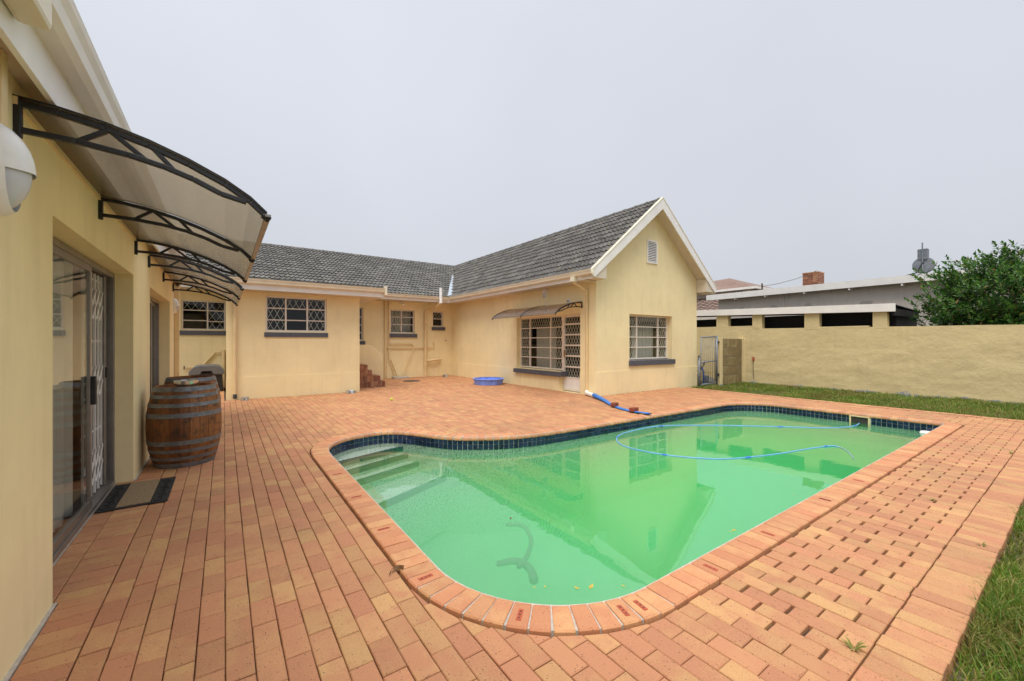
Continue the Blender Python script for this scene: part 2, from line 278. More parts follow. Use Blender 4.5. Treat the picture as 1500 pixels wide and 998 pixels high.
# ------------------------------------------------------------------ mesh helpers
def wloc(o):
    v = Vector((0, 0, 0))
    while o is not None: v += o.location; o = o.parent
    return v
def link(name, me, mat, parent=None, loc=None, smooth=False):
    o = bpy.data.objects.new(name, me); COL.objects.link(o)
    if mat is not None and not me.materials: me.materials.append(M[mat])
    o.parent = parent
    if loc is not None: o.location = loc
    if smooth:
        me.polygons.foreach_set('use_smooth', [True]*len(me.polygons))
    return o
def tag(o, label, cat, group=None):
    o['label'] = label; o['category'] = cat
    if group: o['group'] = group
    return o
def thing(name, label, cat, loc=(0, 0, 0), group=None):
    o = bpy.data.objects.new(name, None); COL.objects.link(o); o.location = loc; o.empty_display_size = 0.1
    return tag(o, label, cat, group)
class MB:
    def __init__(s): s.v = []; s.f = []
    def add(s, vs, fs):
        k = len(s.v); s.v += [tuple(x) for x in vs]; s.f += [tuple(i+k for i in f) for f in fs]; return s
    def quad(s, a, b, c, d): return s.add([a, b, c, d], [(0, 1, 2, 3)])
    def box(s, x0, y0, z0, x1, y1, z1):
        return s.add([(x, y, z) for z in (z0, z1) for y in (y0, y1) for x in (x0, x1)],
                     [(0, 2, 3, 1), (4, 5, 7, 6), (0, 1, 5, 4), (2, 6, 7, 3), (0, 4, 6, 2), (1, 3, 7, 5)])
    def obox(s, c, ax, ay, az):   # oriented box, half extents as vectors
        c = Vector(c)
        return s.add([c+ax*i+ay*j+az*k for k in (-1, 1) for j in (-1, 1) for i in (-1, 1)],
                     [(0, 2, 3, 1), (4, 5, 7, 6), (0, 1, 5, 4), (2, 6, 7, 3), (0, 4, 6, 2), (1, 3, 7, 5)])
    def bar(s, p, q, w, h, up=(0, 0, 1)):
        p = Vector(p); q = Vector(q); d = q-p; L = d.length
        if L < 1e-6: return s
        d.normalize(); u = Vector(up)
        if abs(d.dot(u)) > 0.98: u = Vector((1, 0, 0))
        a = d.cross(u).normalized(); b = a.cross(d)
        return s.obox((p+q)/2, a*(w/2), d*(L/2), b*(h/2))
    def extr(s, pts, vec, caps=True):
        n = len(pts); vec = Vector(vec); a = [Vector(p) for p in pts]
        fs = [(i, (i+1) % n, n+(i+1) % n, n+i) for i in range(n)]
        if caps: fs += [tuple(range(n-1, -1, -1)), tuple(range(n, 2*n))]
        return s.add(a+[p+vec for p in a], fs)
    def tube(s, pts, r, n=8, caps=True):
        pts = [Vector(p) for p in pts]; m = len(pts); vs = []; prev = None
        for i, p in enumerate(pts):
            d = (pts[min(i+1, m-1)]-pts[max(i-1, 0)]).normalized()
            if prev is None:
                u = Vector((0, 0, 1)) if abs(d.z) < 0.9 else Vector((1, 0, 0)); a = d.cross(u).normalized()
            else: a = (prev-d*prev.dot(d)).normalized()
            prev = a; b = d.cross(a); rr = r[i] if isinstance(r, (list, tuple)) else r
            vs += [p+a*math.cos(t)*rr+b*math.sin(t)*rr for t in [2*math.pi*k/n for k in range(n)]]
        fs = [(i*n+k, i*n+(k+1) % n, (i+1)*n+(k+1) % n, (i+1)*n+k) for i in range(m-1) for k in range(n)]
        if caps: fs += [tuple(range(n-1, -1, -1)), tuple(range((m-1)*n, m*n))]
        return s.add(vs, fs)
    def lathe(s, prof, c=(0, 0, 0), n=32, mod=None):
        vs = []
        for (r, z) in prof:
            for k in range(n):
                t = 2*math.pi*k/n; rr = r*(mod(t, z) if mod else 1)
                vs.append((c[0]+rr*math.cos(t), c[1]+rr*math.sin(t), c[2]+z))
        fs = [(i*n+k, i*n+(k+1) % n, (i+1)*n+(k+1) % n, (i+1)*n+k) for i in range(len(prof)-1) for k in range(n)]
        return s.add(vs, fs)
    def build(s, name, mat, parent=None, smooth=False, bevel=0, loc=None):
        me = bpy.data.meshes.new(name)
        o0 = wloc(parent) if parent is not None else Vector((0, 0, 0))
        if loc is not None: o0 = o0+Vector(loc)
        me.from_pydata([(v[0]-o0.x, v[1]-o0.y, v[2]-o0.z) for v in s.v], [], s.f); me.update()
        o = link(name, me, mat, parent, loc, smooth)
        if bevel:
            b = o.modifiers.new('bevel', 'BEVEL'); b.width = bevel; b.segments = 2; b.limit_method = 'ANGLE'
        return o
def struct(o): o['kind'] = 'structure'; return o
def stuff(o): o['kind'] = 'stuff'; return o
def autosmooth(o, ang=40):
    me = o.data; me.polygons.foreach_set('use_smooth', [True]*len(me.polygons)); me.set_sharp_from_angle(angle=R(ang)); return o
def wall(mb, o, ud, L, H, T, nd, ops=()):
    o = Vector(o); ud = Vector(ud); nd = Vector(nd); zz = Vector((0, 0, 1))
    us = sorted({0, L, *[x for p in ops for x in (p[0], p[1])]}); vs = sorted({0, H, *[x for p in ops for x in (p[2], p[3])]})
    P = lambda u, v, w: o+ud*u+zz*v-nd*w
    hole = lambda u, v: any(p[0] < u < p[1] and p[2] < v < p[3] for p in ops)
    for i in range(len(us)-1):
        for j in range(len(vs)-1):
            if hole((us[i]+us[i+1])/2, (vs[j]+vs[j+1])/2): continue
            a, b, c, d = us[i], us[i+1], vs[j], vs[j+1]
            mb.quad(P(a, c, 0), P(b, c, 0), P(b, d, 0), P(a, d, 0)); mb.quad(P(a, c, T), P(a, d, T), P(b, d, T), P(b, c, T))
    hc = lambda i, j: 0 <= i < len(us)-1 and 0 <= j < len(vs)-1 and not hole((us[i]+us[i+1])/2, (vs[j]+vs[j+1])/2)
    for i in range(len(us)-1):
        for j in range(len(vs)-1):
            if not hc(i, j): continue
            a, b, c, d = us[i], us[i+1], vs[j], vs[j+1]
            if not hc(i-1, j): mb.quad(P(a, c, 0), P(a, d, 0), P(a, d, T), P(a, c, T))
            if not hc(i+1, j): mb.quad(P(b, c, 0), P(b, c, T), P(b, d, T), P(b, d, 0))
            if not hc(i, j+1): mb.quad(P(a, d, 0), P(b, d, 0), P(b, d, T), P(a, d, T))
            if not hc(i, j-1): mb.quad(P(a, c, 0), P(a, c, T), P(b, c, T), P(b, c, 0))
def loop_fill(outer, holes, z):
    bm = bmesh.new(); es = []
    for lp in [outer]+list(holes):
        vs = [bm.verts.new((p[0], p[1], z)) for p in lp]
        es += [bm.edges.new((vs[i], vs[(i+1) % len(vs)])) for i in range(len(vs))]
    bmesh.ops.triangle_fill(bm, use_beauty=True, use_dissolve=False, edges=es, normal=(0, 0, 1))
    for f in bm.faces:
        if f.normal.z < 0: f.normal_flip()
    return bm
def bm_obj(bm, name, mat, parent=None):
    me = bpy.data.meshes.new(name); bm.to_mesh(me); bm.free()
    return link(name, me, mat, parent)

# ------------------------------------------------------------------ pool outline (inner edge of the coping, clockwise)
def arc(cx, cy, r, a0, a1, n): return [(cx+r*math.cos(R(a0+(a1-a0)*i/n)), cy+r*math.sin(R(a0+(a1-a0)*i/n))) for i in range(n+1)]
def catmull(pts, k=8):
    out = []
    for i in range(1, len(pts)-2):
        p0, p1, p2, p3 = [Vector(p) for p in pts[i-1:i+3]]
        for j in range(k):
            t = j/k
            out.append(tuple(0.5*((2*p1)+(p2-p0)*t+(2*p0-5*p1+4*p2-p3)*t*t+(3*p1-p0-3*p2+p3)*t**3)))
    out.append(tuple(pts[-2])); return out
PATH = [(10.38, 1.535)]+arc(2.02, 2.425, 0.89, 270, 180, 18)
PATH += catmull([(1.13, 5.0), (1.135, 5.6), (1.17, 5.98), (1.32, 6.28), (1.6, 6.48), (1.95, 6.56), (2.22, 6.47), (2.42, 6.24), (2.58, 5.94), (2.78, 5.62), (3.04, 5.40), (3.5, 5.14), (4.17, 5.0), (5.4, 4.97), (7, 4.96)])
PATH += [(7, 4.955)]+arc(9.46, 4.02, 0.92, 90, 0, 14)+[(10.38, 3.0)]
def resample(path, step):
    P = [Vector((p[0], p[1])) for p in path]; P.append(P[0]); out = []
    d = [0]
    for i in range(len(P)-1): d.append(d[-1]+(P[i+1]-P[i]).length)
    n = round(d[-1]/step); st = d[-1]/n; j = 0
    for k in range(n):
        s = (k+0.5)*st
        while d[j+1] < s: j += 1
        t = (s-d[j])/(d[j+1]-d[j]); out.append(P[j].lerp(P[j+1], t))
    return out, st
def offset(path, o):
    n = len(path); out = []
    for i in range(n):
        a, b, c = Vector(path[i-1]), Vector(path[i]), Vector(path[(i+1) % n])
        d1 = (b-a); d2 = (c-b)
        if d1.length < 1e-6: d1 = d2
        if d2.length < 1e-6: d2 = d1
        n1 = Vector((-d1.y, d1.x)).normalized(); n2 = Vector((-d2.y, d2.x)).normalized()
        m = (n1+n2).normalized(); k = 1/max(0.4, m.dot(n1)); out.append(tuple(b+m*o*k))
    return out
FINE, _ = resample(PATH, 0.06); FINE = [tuple(p) for p in FINE]
# keep the sharp far corner exactly
def inside(p, poly):
    c = False; n = len(poly); x, y = p
    for i in range(n):
        x1, y1 = poly[i]; x2, y2 = poly[i-1]
        if (y1 > y) != (y2 > y) and x < (x2-x1)*(y-y1)/(y2-y1)+x1: c = not c
    return c
CO = offset(PATH, 0.222)
JO = offset(PATH, 0.236)

# ------------------------------------------------------------------ ground, lawn, paving bed
g = MB()
for (a, b_, c_, d) in ((-400, -400, 0, 400), (11.5, -400, 400, 400), (0, -400, 11.5, 1.2), (0, 7.0, 11.5, 400)):
    g.quad((a, b_, -0.075), (c_, b_, -0.075), (c_, d, -0.075), (a, d, -0.075))
struct(g.build('ground', 'soil'))
DK = [(-1.02, 0.38), (12.1, 0.38), (12.1, 7.6), (8.3, 7.8), (8.3, 16.3), (-1.6, 16.3), (-1.6, 10.0), (-1.0, 10.0)]
paving = bm_obj(loop_fill(DK, [offset(PATH, 0.215)], -0.026), 'paving', 'bed'); struct(paving)

# ------------------------------------------------------------------ paving bricks
CA, SA = math.cos(R(35.1)), math.sin(R(35.1))
def proj(x, y, z=0):
    d = x*SA+y*CA; r = x*CA-y*SA
    return (750+600*r/d, 501-600*(z-1.45)/d, d) if d > 0.2 else (-9999, 0, d)
def clip(poly, p, n):   # keep the side where (q-p).n >= 0
    out = []
    for i in range(len(poly)):
        a = Vector(poly[i]); b = Vector(poly[(i+1) % len(poly)]); da = (a-p).dot(n); db = (b-p).dot(n)
        if da >= 0: out.append(tuple(a))
        if (da > 0) != (db > 0) and abs(da-db) > 1e-9: out.append(tuple(a.lerp(b, da/(da-db))))
    return out
def area(p): return 0.5*abs(sum(p[i][0]*p[(i+1) % len(p)][1]-p[(i+1) % len(p)][0]*p[i][1] for i in range(len(p))))
def inset(poly, d):
    c = Vector((sum(p[0] for p in poly)/len(poly), sum(p[1] for p in poly)/len(poly)))
    return [tuple(Vector(p)+Vector((math.copysign(min(d, abs(c.x-p[0])), c.x-p[0]), math.copysign(min(d, abs(c.y-p[1])), c.y-p[1])))) for p in poly]
JF, _ = resample(JO, 0.05); nJ = len(JF)
JN = []
for i in range(nJ):
    d = JF[(i+1) % nJ]-JF[i-1]; JN.append(Vector((-d.y, d.x)).normalized())
BL, BW = 0.222, 0.1072
rects = []      # (cx, cy, hx, hy, polygon or None)
def rnd(a): return random.uniform(-a, a)
blocked = lambda x, y: (0.03 < x < 3.27 and y > 12.38) or (x > 8.10 and y > 7.63)
def put(x0, x1, y0, y1):
    if x1-x0 < 0.02 or y1-y0 < 0.02: return
    cx, cy = (x0+x1)/2, (y0+y1)/2
    if blocked(cx, cy): return
    poly = None
    if 0.6 < cx < 10.95 and 0.95 < cy < 7.1:
        i = min(range(nJ), key=lambda k: (JF[k].x-cx)**2+(JF[k].y-cy)**2)
        dd = (Vector((cx, cy))-JF[i]).dot(JN[i])
        if inside((cx, cy), JO) and dd < -0.14: return
        if abs(dd) < 0.16:
            q = clip([(x0, y0), (x1, y0), (x1, y1), (x0, y1)], JF[i], JN[i])
            if len(q) < 3 or area(q) < 0.0009: return
            if area(q) < 0.985*(x1-x0)*(y1-y0): poly = q
    rects.append((cx, cy, (x1-x0)/2, (y1-y0)/2, poly))
ncol = int((11.872+0.55)/0.1113)
for i in range(-10, ncol):
    x0 = -0.55+i*0.1113; x1 = x0+BW
    ylo = 0.612 if i >= 0 else 10.16
    if i == -1 or i == -2: continue
    y = 0.612+(-0.113 if i % 2 else 0); wob = rnd(0.004)
    while y < 16.08:
        loose = 0.012 if (x0 > 2.2 and y < 1.4) else 0.0045
        L = BL if loose > 0.005 else 0.2275
        put(x0+rnd(0.0012), x1+rnd(0.0012), max(ylo, y+wob), min(y+wob+L-abs(rnd(loose))+0.0022, 16.1)); y += 0.232
for k in range(0, int((16.05-2)/0.1113)):        # header course along the outbuilding wall
    y = 2.0+k*0.1113
    if 3.27 < y < 5.70: continue
    put(-0.754+rnd(0.002), -0.556, max(y, 5.77) if y > 5 else y, min(y+BW, 3.312) if y < 5 else y+BW)
for k in range(0, 22):
    y = 3.318+k*0.1113; rects.append((-0.667, y+BW/2, 0.111, BW/2, None)); rects.append((-0.842, y+BW/2, 0.0605, BW/2, None))
for i in range(-2, ncol):                         # border course along the lawn
    x0 = -0.55+i*0.1113; rects.append((x0+BW/2, 0.493+rnd(0.003), BW/2+0.001, BL/2+0.0005, None))
for k in range(0, int(7.0/0.1113)):               # edging course along the side lawn
    y = 0.605+k*0.1113; put(11.878, 12.098, y, y+BW)
mst = MB(); mst.box(-0.7749, -0.5, -0.06, -0.757, 3.31, 0.004); mst.build('wall_joint', 'mortar', paving); mst = MB(); mst.box(-0.7749, 5.77, -0.06, -0.757, 6.93, 0.004); mst.build('wall_joint', 'mortar', paving)
def brick_mesh(hx, hy, poly=None, zt=0.0, zb=-0.07, bv=0.004):
    p = poly or [(-hx, -hy), (hx, -hy), (hx, hy), (-hx, hy)]; q = inset(p, bv); n = len(p)
    vs = [(x, y, zb) for x, y in p]+[(x, y, zt-bv) for x, y in p]+[(x, y, zt) for x, y in q]
    fs = [(i+a*n, (i+1) % n+a*n, (i+1) % n+(a+1)*n, i+(a+1)*n) for a in (0, 1) for i in range(n)]+[tuple(range(2*n, 3*n))]
    return vs, fs
info = []
for k, (cx, cy, hx, hy, poly) in enumerate(rects):
    px, py, d = proj(cx, cy)
    if 0 < px < 1500 and 0 < py < 998: info.append((d, k))
own = {k for d, k in sorted(info)[:300]}
std = {}
rest = MB()
for k, (cx, cy, hx, hy, poly) in enumerate(rects):
    px, py, d = proj(cx, cy)
    if px < -400 or px > 1900: continue
    dz = rnd(0.0025)+0.0
    if k in own:
        if poly: vs, fs = brick_mesh(hx, hy, [(a-cx, b-cy) for a, b in poly]); me = None
        else:
            key = (round(hx/0.002), round(hy/0.002)); me = std.get(key); vs, fs = brick_mesh(hx, hy)
        if me is None:
            me = bpy.data.meshes.new('brick'); me.from_pydata(vs, [], fs); me.update()
            if not poly: std[key] = me
        o = link('brick', me, 'brick', paving, (cx, cy, dz)); o.rotation_euler = (rnd(0.006), rnd(0.008), rnd(0.004))
    else:
        vs, fs = brick_mesh(hx, hy, [(a-cx, b-cy) for a, b in poly] if poly else None)
        t1, t2 = rnd(0.006), rnd(0.008)
        rest.add([(cx+v[0], cy+v[1], v[2]+dz+v[0]*t1+v[1]*t2) for v in vs], fs)
stuff(rest.build('brick_paving', 'brick', paving))

# ------------------------------------------------------------------ swimming pool
pool = thing('swimming_pool', 'brick edged swimming pool full of green water beside the paving', 'pool', (5.5, 3.2, 0))
WZ = -0.175
basin = MB(); BP = offset(PATH, 0.02); nb = len(BP)
for i in range(nb):
    a, b = BP[i], BP[(i+1) % nb]
    if (Vector(a)-Vector(b)).length < 1e-5: continue
    basin.quad((a[0], a[1], -0.028), (a[0], a[1], -1.5), (b[0], b[1], -1.5), (b[0], b[1], -0.028))
MB().quad((0.9, 1.2, -1.45), (10.7, 1.2, -1.45), (10.7, 6.9, -1.45), (0.9, 6.9, -1.45)).build('basin_floor', 'algae', pool)
basin.build('basin', 'marb', pool)
wl = offset(PATH, 0.012)
bm = loop_fill(wl, [], WZ); fs = list(bm.faces); ret = bmesh.ops.extrude_face_region(bm, geom=fs)
for v in [x for x in ret['geom'] if isinstance(x, bmesh.types.BMVert)]: v.co.z = -1.44
bmesh.ops.recalc_face_normals(bm, faces=bm.faces)
me = bpy.data.meshes.new('water'); bmesh.ops.translate(bm, verts=bm.verts, vec=-wloc(pool)); bm.to_mesh(me); bm.free(); link('water', me, 'water', pool)
# coping
MIDP, cst = resample(offset(FINE, 0.14), 0.1135); nC = len(MIDP); CP = []
for i, p in enumerate(MIDP):
    d = (MIDP[(i+1) % nC]-MIDP[i-1]).normalized()
    if p.x > 10.1 and p.y < 1.9: d = Vector((-1, 0)) if p.y < 1.45 else Vector((0, -1))
    CP.append((p, d, Vector((-d.y, d.x))))
# mortar ring below the brick tops
ring = MB(); i1, i2 = offset(FINE, 0.012), offset(FINE, 0.214)
for i in range(len(FINE)):
    j = (i+1) % len(FINE)
    ring.quad((i1[i][0], i1[i][1], 0.009), (i1[j][0], i1[j][1], 0.009), (i2[j][0], i2[j][1], 0.009), (i2[i][0], i2[i][1], 0.009))
    ring.quad((i2[i][0], i2[i][1], 0.009), (i2[j][0], i2[j][1], 0.009), (i2[j][0], i2[j][1], -0.07), (i2[i][0], i2[i][1], -0.07))
    ring.quad((i1[i][0], i1[i][1], 0.009), (i1[i][0], i1[i][1], -0.04), (i1[j][0], i1[j][1], -0.04), (i1[j][0], i1[j][1], 0.009))
ring.build('mortar_bed', 'mortar', pool)
prof = [(0.222, -0.05), (0.222, 0.022), (0.214, 0.030), (0.045, 0.030), (0.022, 0.025), (0.007, 0.012), (0.0, -0.006), (0.003, -0.022), (0.012, -0.030), (0.10, -0.032)]
def coping_mesh(hi, ho):
    n = len(prof); vs = []
    for (sg, e, ins) in ((-1, 0, 0.003), (-1, 0.004, 0), (1, 0.004, 0), (1, 0, 0.003)):
        for (o, z) in prof:
            hw = hi+(ho-hi)*o/0.222-e
            vs.append((sg*hw, o+(ins if o < 0.1 else -ins), z-(ins if z > 0 else -ins)-0.013))
    fs = [(a*n+i, a*n+(i+1) % n, (a+1)*n+(i+1) % n, (a+1)*n+i) for a in range(3) for i in range(n)]
    fs += [tuple(range(n)), tuple(range(4*n-1, 3*n-1, -1))]
    me = bpy.data.meshes.new('coping_brick'); me.from_pydata(vs, [], fs); me.update(); return me
cmesh = {}
plugs = [(952, 884), (928, 893), (742, 906), (620, 850), (560, 777), (1045, 826), (1130, 777), (1230, 737), (525, 728), (1195, 726), (1300, 712), (493, 694)]
base = wloc(pool); placed = []
for i, (p, d, nn) in enumerate(CP):
    q, e, mm = CP[(i+1) % nC]; r_, f_, kk = CP[i-1]
    pin = ((q-mm*0.14)-(r_-kk*0.14)).length/2; pout = ((q+mm*0.082)-(r_+kk*0.082)).length/2
    hi = min(0.0535, pin/2-0.0025); ho = min(0.0540, pout/2-0.0025)
    if p.x > 10.1 and p.y < 1.9: hi = ho = 0.0535
    key = (round(hi/0.0015), round(ho/0.0015))
    if key not in cmesh: cmesh[key] = coping_mesh(hi, ho)
    c_ = p-nn*0.14
    o = link('coping_brick', cmesh[key], 'coping', pool, Vector((c_.x, c_.y, rnd(0.002)))-base)
    o.rotation_euler = (rnd(0.01), 0, math.atan2(d.y, d.x)+rnd(0.01)); placed.append((o, c_, d))
cm_std = coping_mesh(0.0535, 0.0535)
# square corner filler
for (px, py) in plugs:
    z = 600*1.42/(py-501); x = (px-750)/600*z; X, Y = z*SA+x*CA, z*CA-x*SA
    o, p, d = min(placed, key=lambda t: (t[1].x-d_[0])**2+(t[1].y-d_[1])**2 if False else (t[1]+Vector((-t[2].y, t[2].x))*0.13-Vector((X, Y))).length)
    pb = MB(); pb.box(-0.013, 0.085, 0.010, 0.013, 0.175, 0.0195); q = pb.build('clay_plug', 'redclay', None); q.parent = o
    hb = MB()
    for yy in (0.105, 0.13, 0.155): hb.lathe([(0.0, 0.0202), (0.006, 0.0202)], (0, yy, 0), 8)
    h = hb.build('plug_hole', 'bed', None); h.parent = o
# waterline mosaic, two rows
TP, tst = resample(offset(PATH, 0.02), 0.078); tm = MB()
for i, p in enumerate(TP):
    d = (TP[(i+1) % len(TP)]-TP[i-1]).normalized(); nn = Vector((-d.y, d.x))
    if p.x > 10.25 and 2.55 < p.y < 2.86: continue
    for r_ in range(2):
        zc = -0.067-r_*0.076
        tm.obox((p.x-nn.x*0.003, p.y-nn.y*0.003, zc), Vector((d.x, d.y, 0))*(tst*0.45), Vector((nn.x, nn.y, 0))*0.005, Vector((0, 0, 0.0355)))
stuff(tm.build('waterline_tile', 'tile', pool))
# skimmer
sk = MB(); xs = 10.375
sk.box(xs, 2.545, -0.052, xs+0.03, 2.865, -0.03); sk.box(xs, 2.545, -0.24, xs+0.03, 2.57, -0.052); sk.box(xs, 2.84, -0.24, xs+0.03, 2.865, -0.052)
so_ = sk.build('skimmer_frame', 'pipe', pool, bevel=0.003)
sk = MB(); sk.quad((xs+0.022, 2.57, -0.06), (xs+0.022, 2.57, -0.24), (xs+0.022, 2.84, -0.24), (xs+0.022, 2.84, -0.06)); sk.build('skimmer_mouth', 'inner', pool)
# entry steps below the water, pale with dark nosing tiles
def ray(px, py, Z):
    z = 600*(1.45-Z)/(py-501); x = (px-750)/600*z; return Vector((z*SA+x*CA, z*CA-x*SA, Z))
for k, (a, b, Z) in enumerate((((501.4, 677), (595, 653.7), -0.235), ((513.8, 689.5), (616, 660), -0.34), ((542, 700), (641, 669), -0.45), ((565, 737), (686, 683.5), -0.60))):
    A = ray(*a, Z); B = ray(*b, Z); d = (B-A); d.z = 0; d.normalize(); nrm = Vector((-d.y, d.x, 0))
    A = A-d*0.5; B = B+d*0.35
    c = (A+B)/2+nrm*0.45
    st = MB(); st.obox((c.x, c.y, Z-0.4), d*((B-A).length/2), nrm*0.45, Vector((0, 0, 0.4))); stp = st.build('pool_step', 'marb', pool)
    e = (A+B)/2+nrm*0.028
    ns = MB(); ns.obox((e.x, e.y, Z+0.001), d*((B-A).length/2), nrm*0.03, Vector((0, 0, 0.005))); ns.obox((e.x-nrm.x*0.031, e.y-nrm.y*0.031, Z-0.03), d*((B-A).length/2), nrm*0.003, Vector((0, 0, 0.035)))
    ns.build('nosing_tile', 'tile', stp)

# ------------------------------------------------------------------ window builder
def clipseg(x0, y0, x1, y1, W, H):
    t0, t1 = 0.0, 1.0; dx, dy = x1-x0, y1-y0
    for p, q in ((-dx, x0), (dx, W-x0), (-dy, y0), (dy, H-y0)):
        if abs(p) < 1e-9:
            if q < 0: return None
        else:
            r = q/p
            if p < 0: t0 = max(t0, r)
            else: t1 = min(t1, r)
    return (x0+dx*t0, y0+dy*t0, x0+dx*t1, y0+dy*t1) if t1-t0 > 1e-4 else None
def light_bars(P, u0, u1, v0, v1, cw, chh, horiz=True):
    mb = MB(); W, H = u1-u0, v1-v0; s = chh/cw
    n = int((W+H/s)/cw)+3
    for k in range(-n, n):
        for sg in (1, -1):
            xa = k*cw
            seg = clipseg(xa, -0.001, xa+sg*(H+0.002)/s, H+0.001, W, H)
            if seg: mb.bar(P(u0+seg[0], v0+seg[1], 0.018), P(u0+seg[2], v0+seg[3], 0.018), 0.0095, 0.008)
    if horiz:
        v = chh/2
        while v < H:
            mb.bar(P(u0, v0+v, 0.04), P(u1, v0+v, 0.04), 0.006, 0.006); v += chh/2
    return mb
def window(parent, o, ud, nd, W, H, mull, rows, lat, sill=None, name='window', fw=0.045, cell=(0.115, 0.2), horiz=False, glass='glass', frame='winframe'):
    """o bottom-left of the frame; mull u-positions; rows[i] v-positions of column i; lat list of (col,row)"""
    o = Vector(o); ud = Vector(ud); nd = Vector(nd); zz = Vector((0, 0, 1))
    P = lambda u, v, w=0: o+ud*u+zz*v-nd*w
    fr = MB(); h = fw/2
    def hb(u0, u1, v, t=fw, dep=0.03): fr.obox(P((u0+u1)/2, v), ud*((u1-u0)/2), nd*dep, zz*(t/2))
    def vb(u, v0, v1, t=fw, dep=0.031): fr.obox(P(u, (v0+v1)/2), ud*(t/2), nd*dep, zz*((v1-v0)/2))
    vb(h, 0, H); vb(W-h, 0, H); hb(fw, W-fw, h); hb(fw, W-fw, H-h)
    cols = [fw/2]+list(mull)+[W-fw/2]
    for u in mull: vb(u, fw, H-fw, fw*0.9, 0.0295)
    for i in range(len(cols)-1):
        for v in rows[i]: hb(cols[i]+fw/2, cols[i+1]-fw/2, v, fw*0.62, 0.025)
    wo_ = fr.build(name, frame, parent, bevel=0.004)
    for i in range(len(cols)-1):
        vs = [fw/2]+list(rows[i])+[H-fw/2]
        for j in range(len(vs)-1):
            u0, u1, v0, v1 = cols[i]+fw*0.4, cols[i+1]-fw*0.4, vs[j]+fw*0.3, vs[j+1]-fw*0.3
            pm = MB(); pm.obox(P((u0+u1)/2, (v0+v1)/2, 0.004), ud*((u1-u0)/2), nd*0.002, zz*((v1-v0)/2)); pm.build('pane', glass, wo_)
            if (i, j) in lat: light_bars(P, u0, u1, v0, v1, cell[0], cell[1], horiz).build('burglar_bar', 'lattice', wo_)
    if sill:
        u0, u1, z0, z1, out, back = sill
        sm = MB(); n = max(2, round((u1-u0)/0.115)); st = (u1-u0)/n
        for k in range(n):
            a, b = u0+k*st+0.002, u0+(k+1)*st-0.002
            pts = [P(a, 0, back), P(a, 0, -out), P(a, 0, -out), P(a, 0, back)]
            q = [o+ud*a-nd*back+zz*(z0-o.z), o+ud*a+nd*out+zz*(z0-o.z), o+ud*a+nd*out+zz*(z1-o.z-0.02), o+ud*a-nd*back+zz*(z1-o.z)]
            sm.extr(q, ud*(b-a))
        q = [o+ud*(u0+0.004)-nd*back+zz*(z0+0.004-o.z), o+ud*(u0+0.004)+nd*(out-0.004)+zz*(z0+0.004-o.z), o+ud*(u0+0.004)+nd*(out-0.004)+zz*(z1-o.z-0.025), o+ud*(u0+0.004)-nd*back+zz*(z1-o.z-0.005)]
        sm.extr(q, ud*(u1-u0-0.008))
        sm.build('window_sill', 'sill', wo_)
    return wo_
def curtain(o, ud, nd, W, H, label, fold=0.09, amp=0.02):
    mb = MB(); o = Vector(o); ud = Vector(ud); nd = Vector(nd); n = int(W/fold*6)
    ph = random.random()*6
    for k in range(n+1):
        u = W*k/n; d = amp*(math.sin(u/fold*6.28+ph)+0.5*math.sin(u/fold*2.7+1))
        a = o+ud*u-nd*d; mb.v += [tuple(a), tuple(a+Vector((0, 0, H)))]
        if k: mb.f.append((2*k-2, 2*k, 2*k+1, 2*k-1))
    return tag(mb.build('curtain', 'sheer', None, smooth=True), label, 'curtain')
def gutter(p0, p1, outd, parent, size=0.115, name='gutter', mat='cream'):
    p0 = Vector(p0); p1 = Vector(p1); od = Vector(outd); zz = Vector((0, 0, 1)); s = size
    pr = [(0, 0), (0.55*s, 0), (0.78*s, 0.18*s), (0.86*s, 0.55*s), (s, 0.8*s), (s*1.06, s), (s*0.93, s), (s*0.88, s*0.84), (0.06*s, s*0.2), (0.06*s, s), (0, s)]
    return MB().extr([p0+od*a+zz*b for a, b in pr], p1-p0).build(name, mat, parent)

# ------------------------------------------------------------------ outbuilding on the left
ob = thing('outbuilding', 'cream outbuilding with sliding glass doors under brown canopies', 'building', (-3, 4, 0))
wm = MB(); WX = -0.775
wall(wm, (WX, -3, -0.08), (0, 1, 0), 13.13, 2.72, 0.23, (1, 0, 0), [(6.31, 8.77, 0.0, 2.23), (9.93, 12.26, 0.0, 2.23)])
wall(wm, (-6, 10.13, -0.08), (1, 0, 0), 5.0, 2.72, 0.22, (0, 1, 0)); wall(wm, (-6, -3, -0.08), (0, 1, 0), 13.1, 2.72, 0.2, (-1, 0, 0)); wall(wm, (-5.8, -2.98, -0.08), (1, 0, 0), 4.78, 2.72, 0.2, (0, -1, 0))
wm.build('wall', 'wall', ob)
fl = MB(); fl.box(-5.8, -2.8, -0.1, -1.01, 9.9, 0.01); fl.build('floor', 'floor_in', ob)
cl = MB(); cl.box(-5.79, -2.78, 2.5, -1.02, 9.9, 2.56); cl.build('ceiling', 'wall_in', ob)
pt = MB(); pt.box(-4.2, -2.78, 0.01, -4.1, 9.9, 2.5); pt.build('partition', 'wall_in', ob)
th = MB(); th.box(-1.0, 3.315, -0.07, -0.905, 5.765, 0.012); th.box(-1.0, 6.935, -0.07, -0.79, 9.255, 0.012); th.build('threshold', 'mortar', ob)
rf = MB(); rf.extr([(-0.62, -3.3, 2.93), (-0.62, -3.3, 2.88), (-6.4, -3.3, 3.9), (-6.4, -3.3, 4.0)], (0, 13.6, 0)); rf.build('roof', 'rtile', ob)
fa = MB(); fa.box(-0.675, -3.3, 2.57, -0.65, 10.3, 2.9); fa.build('fascia', 'white', ob, bevel=0.003)
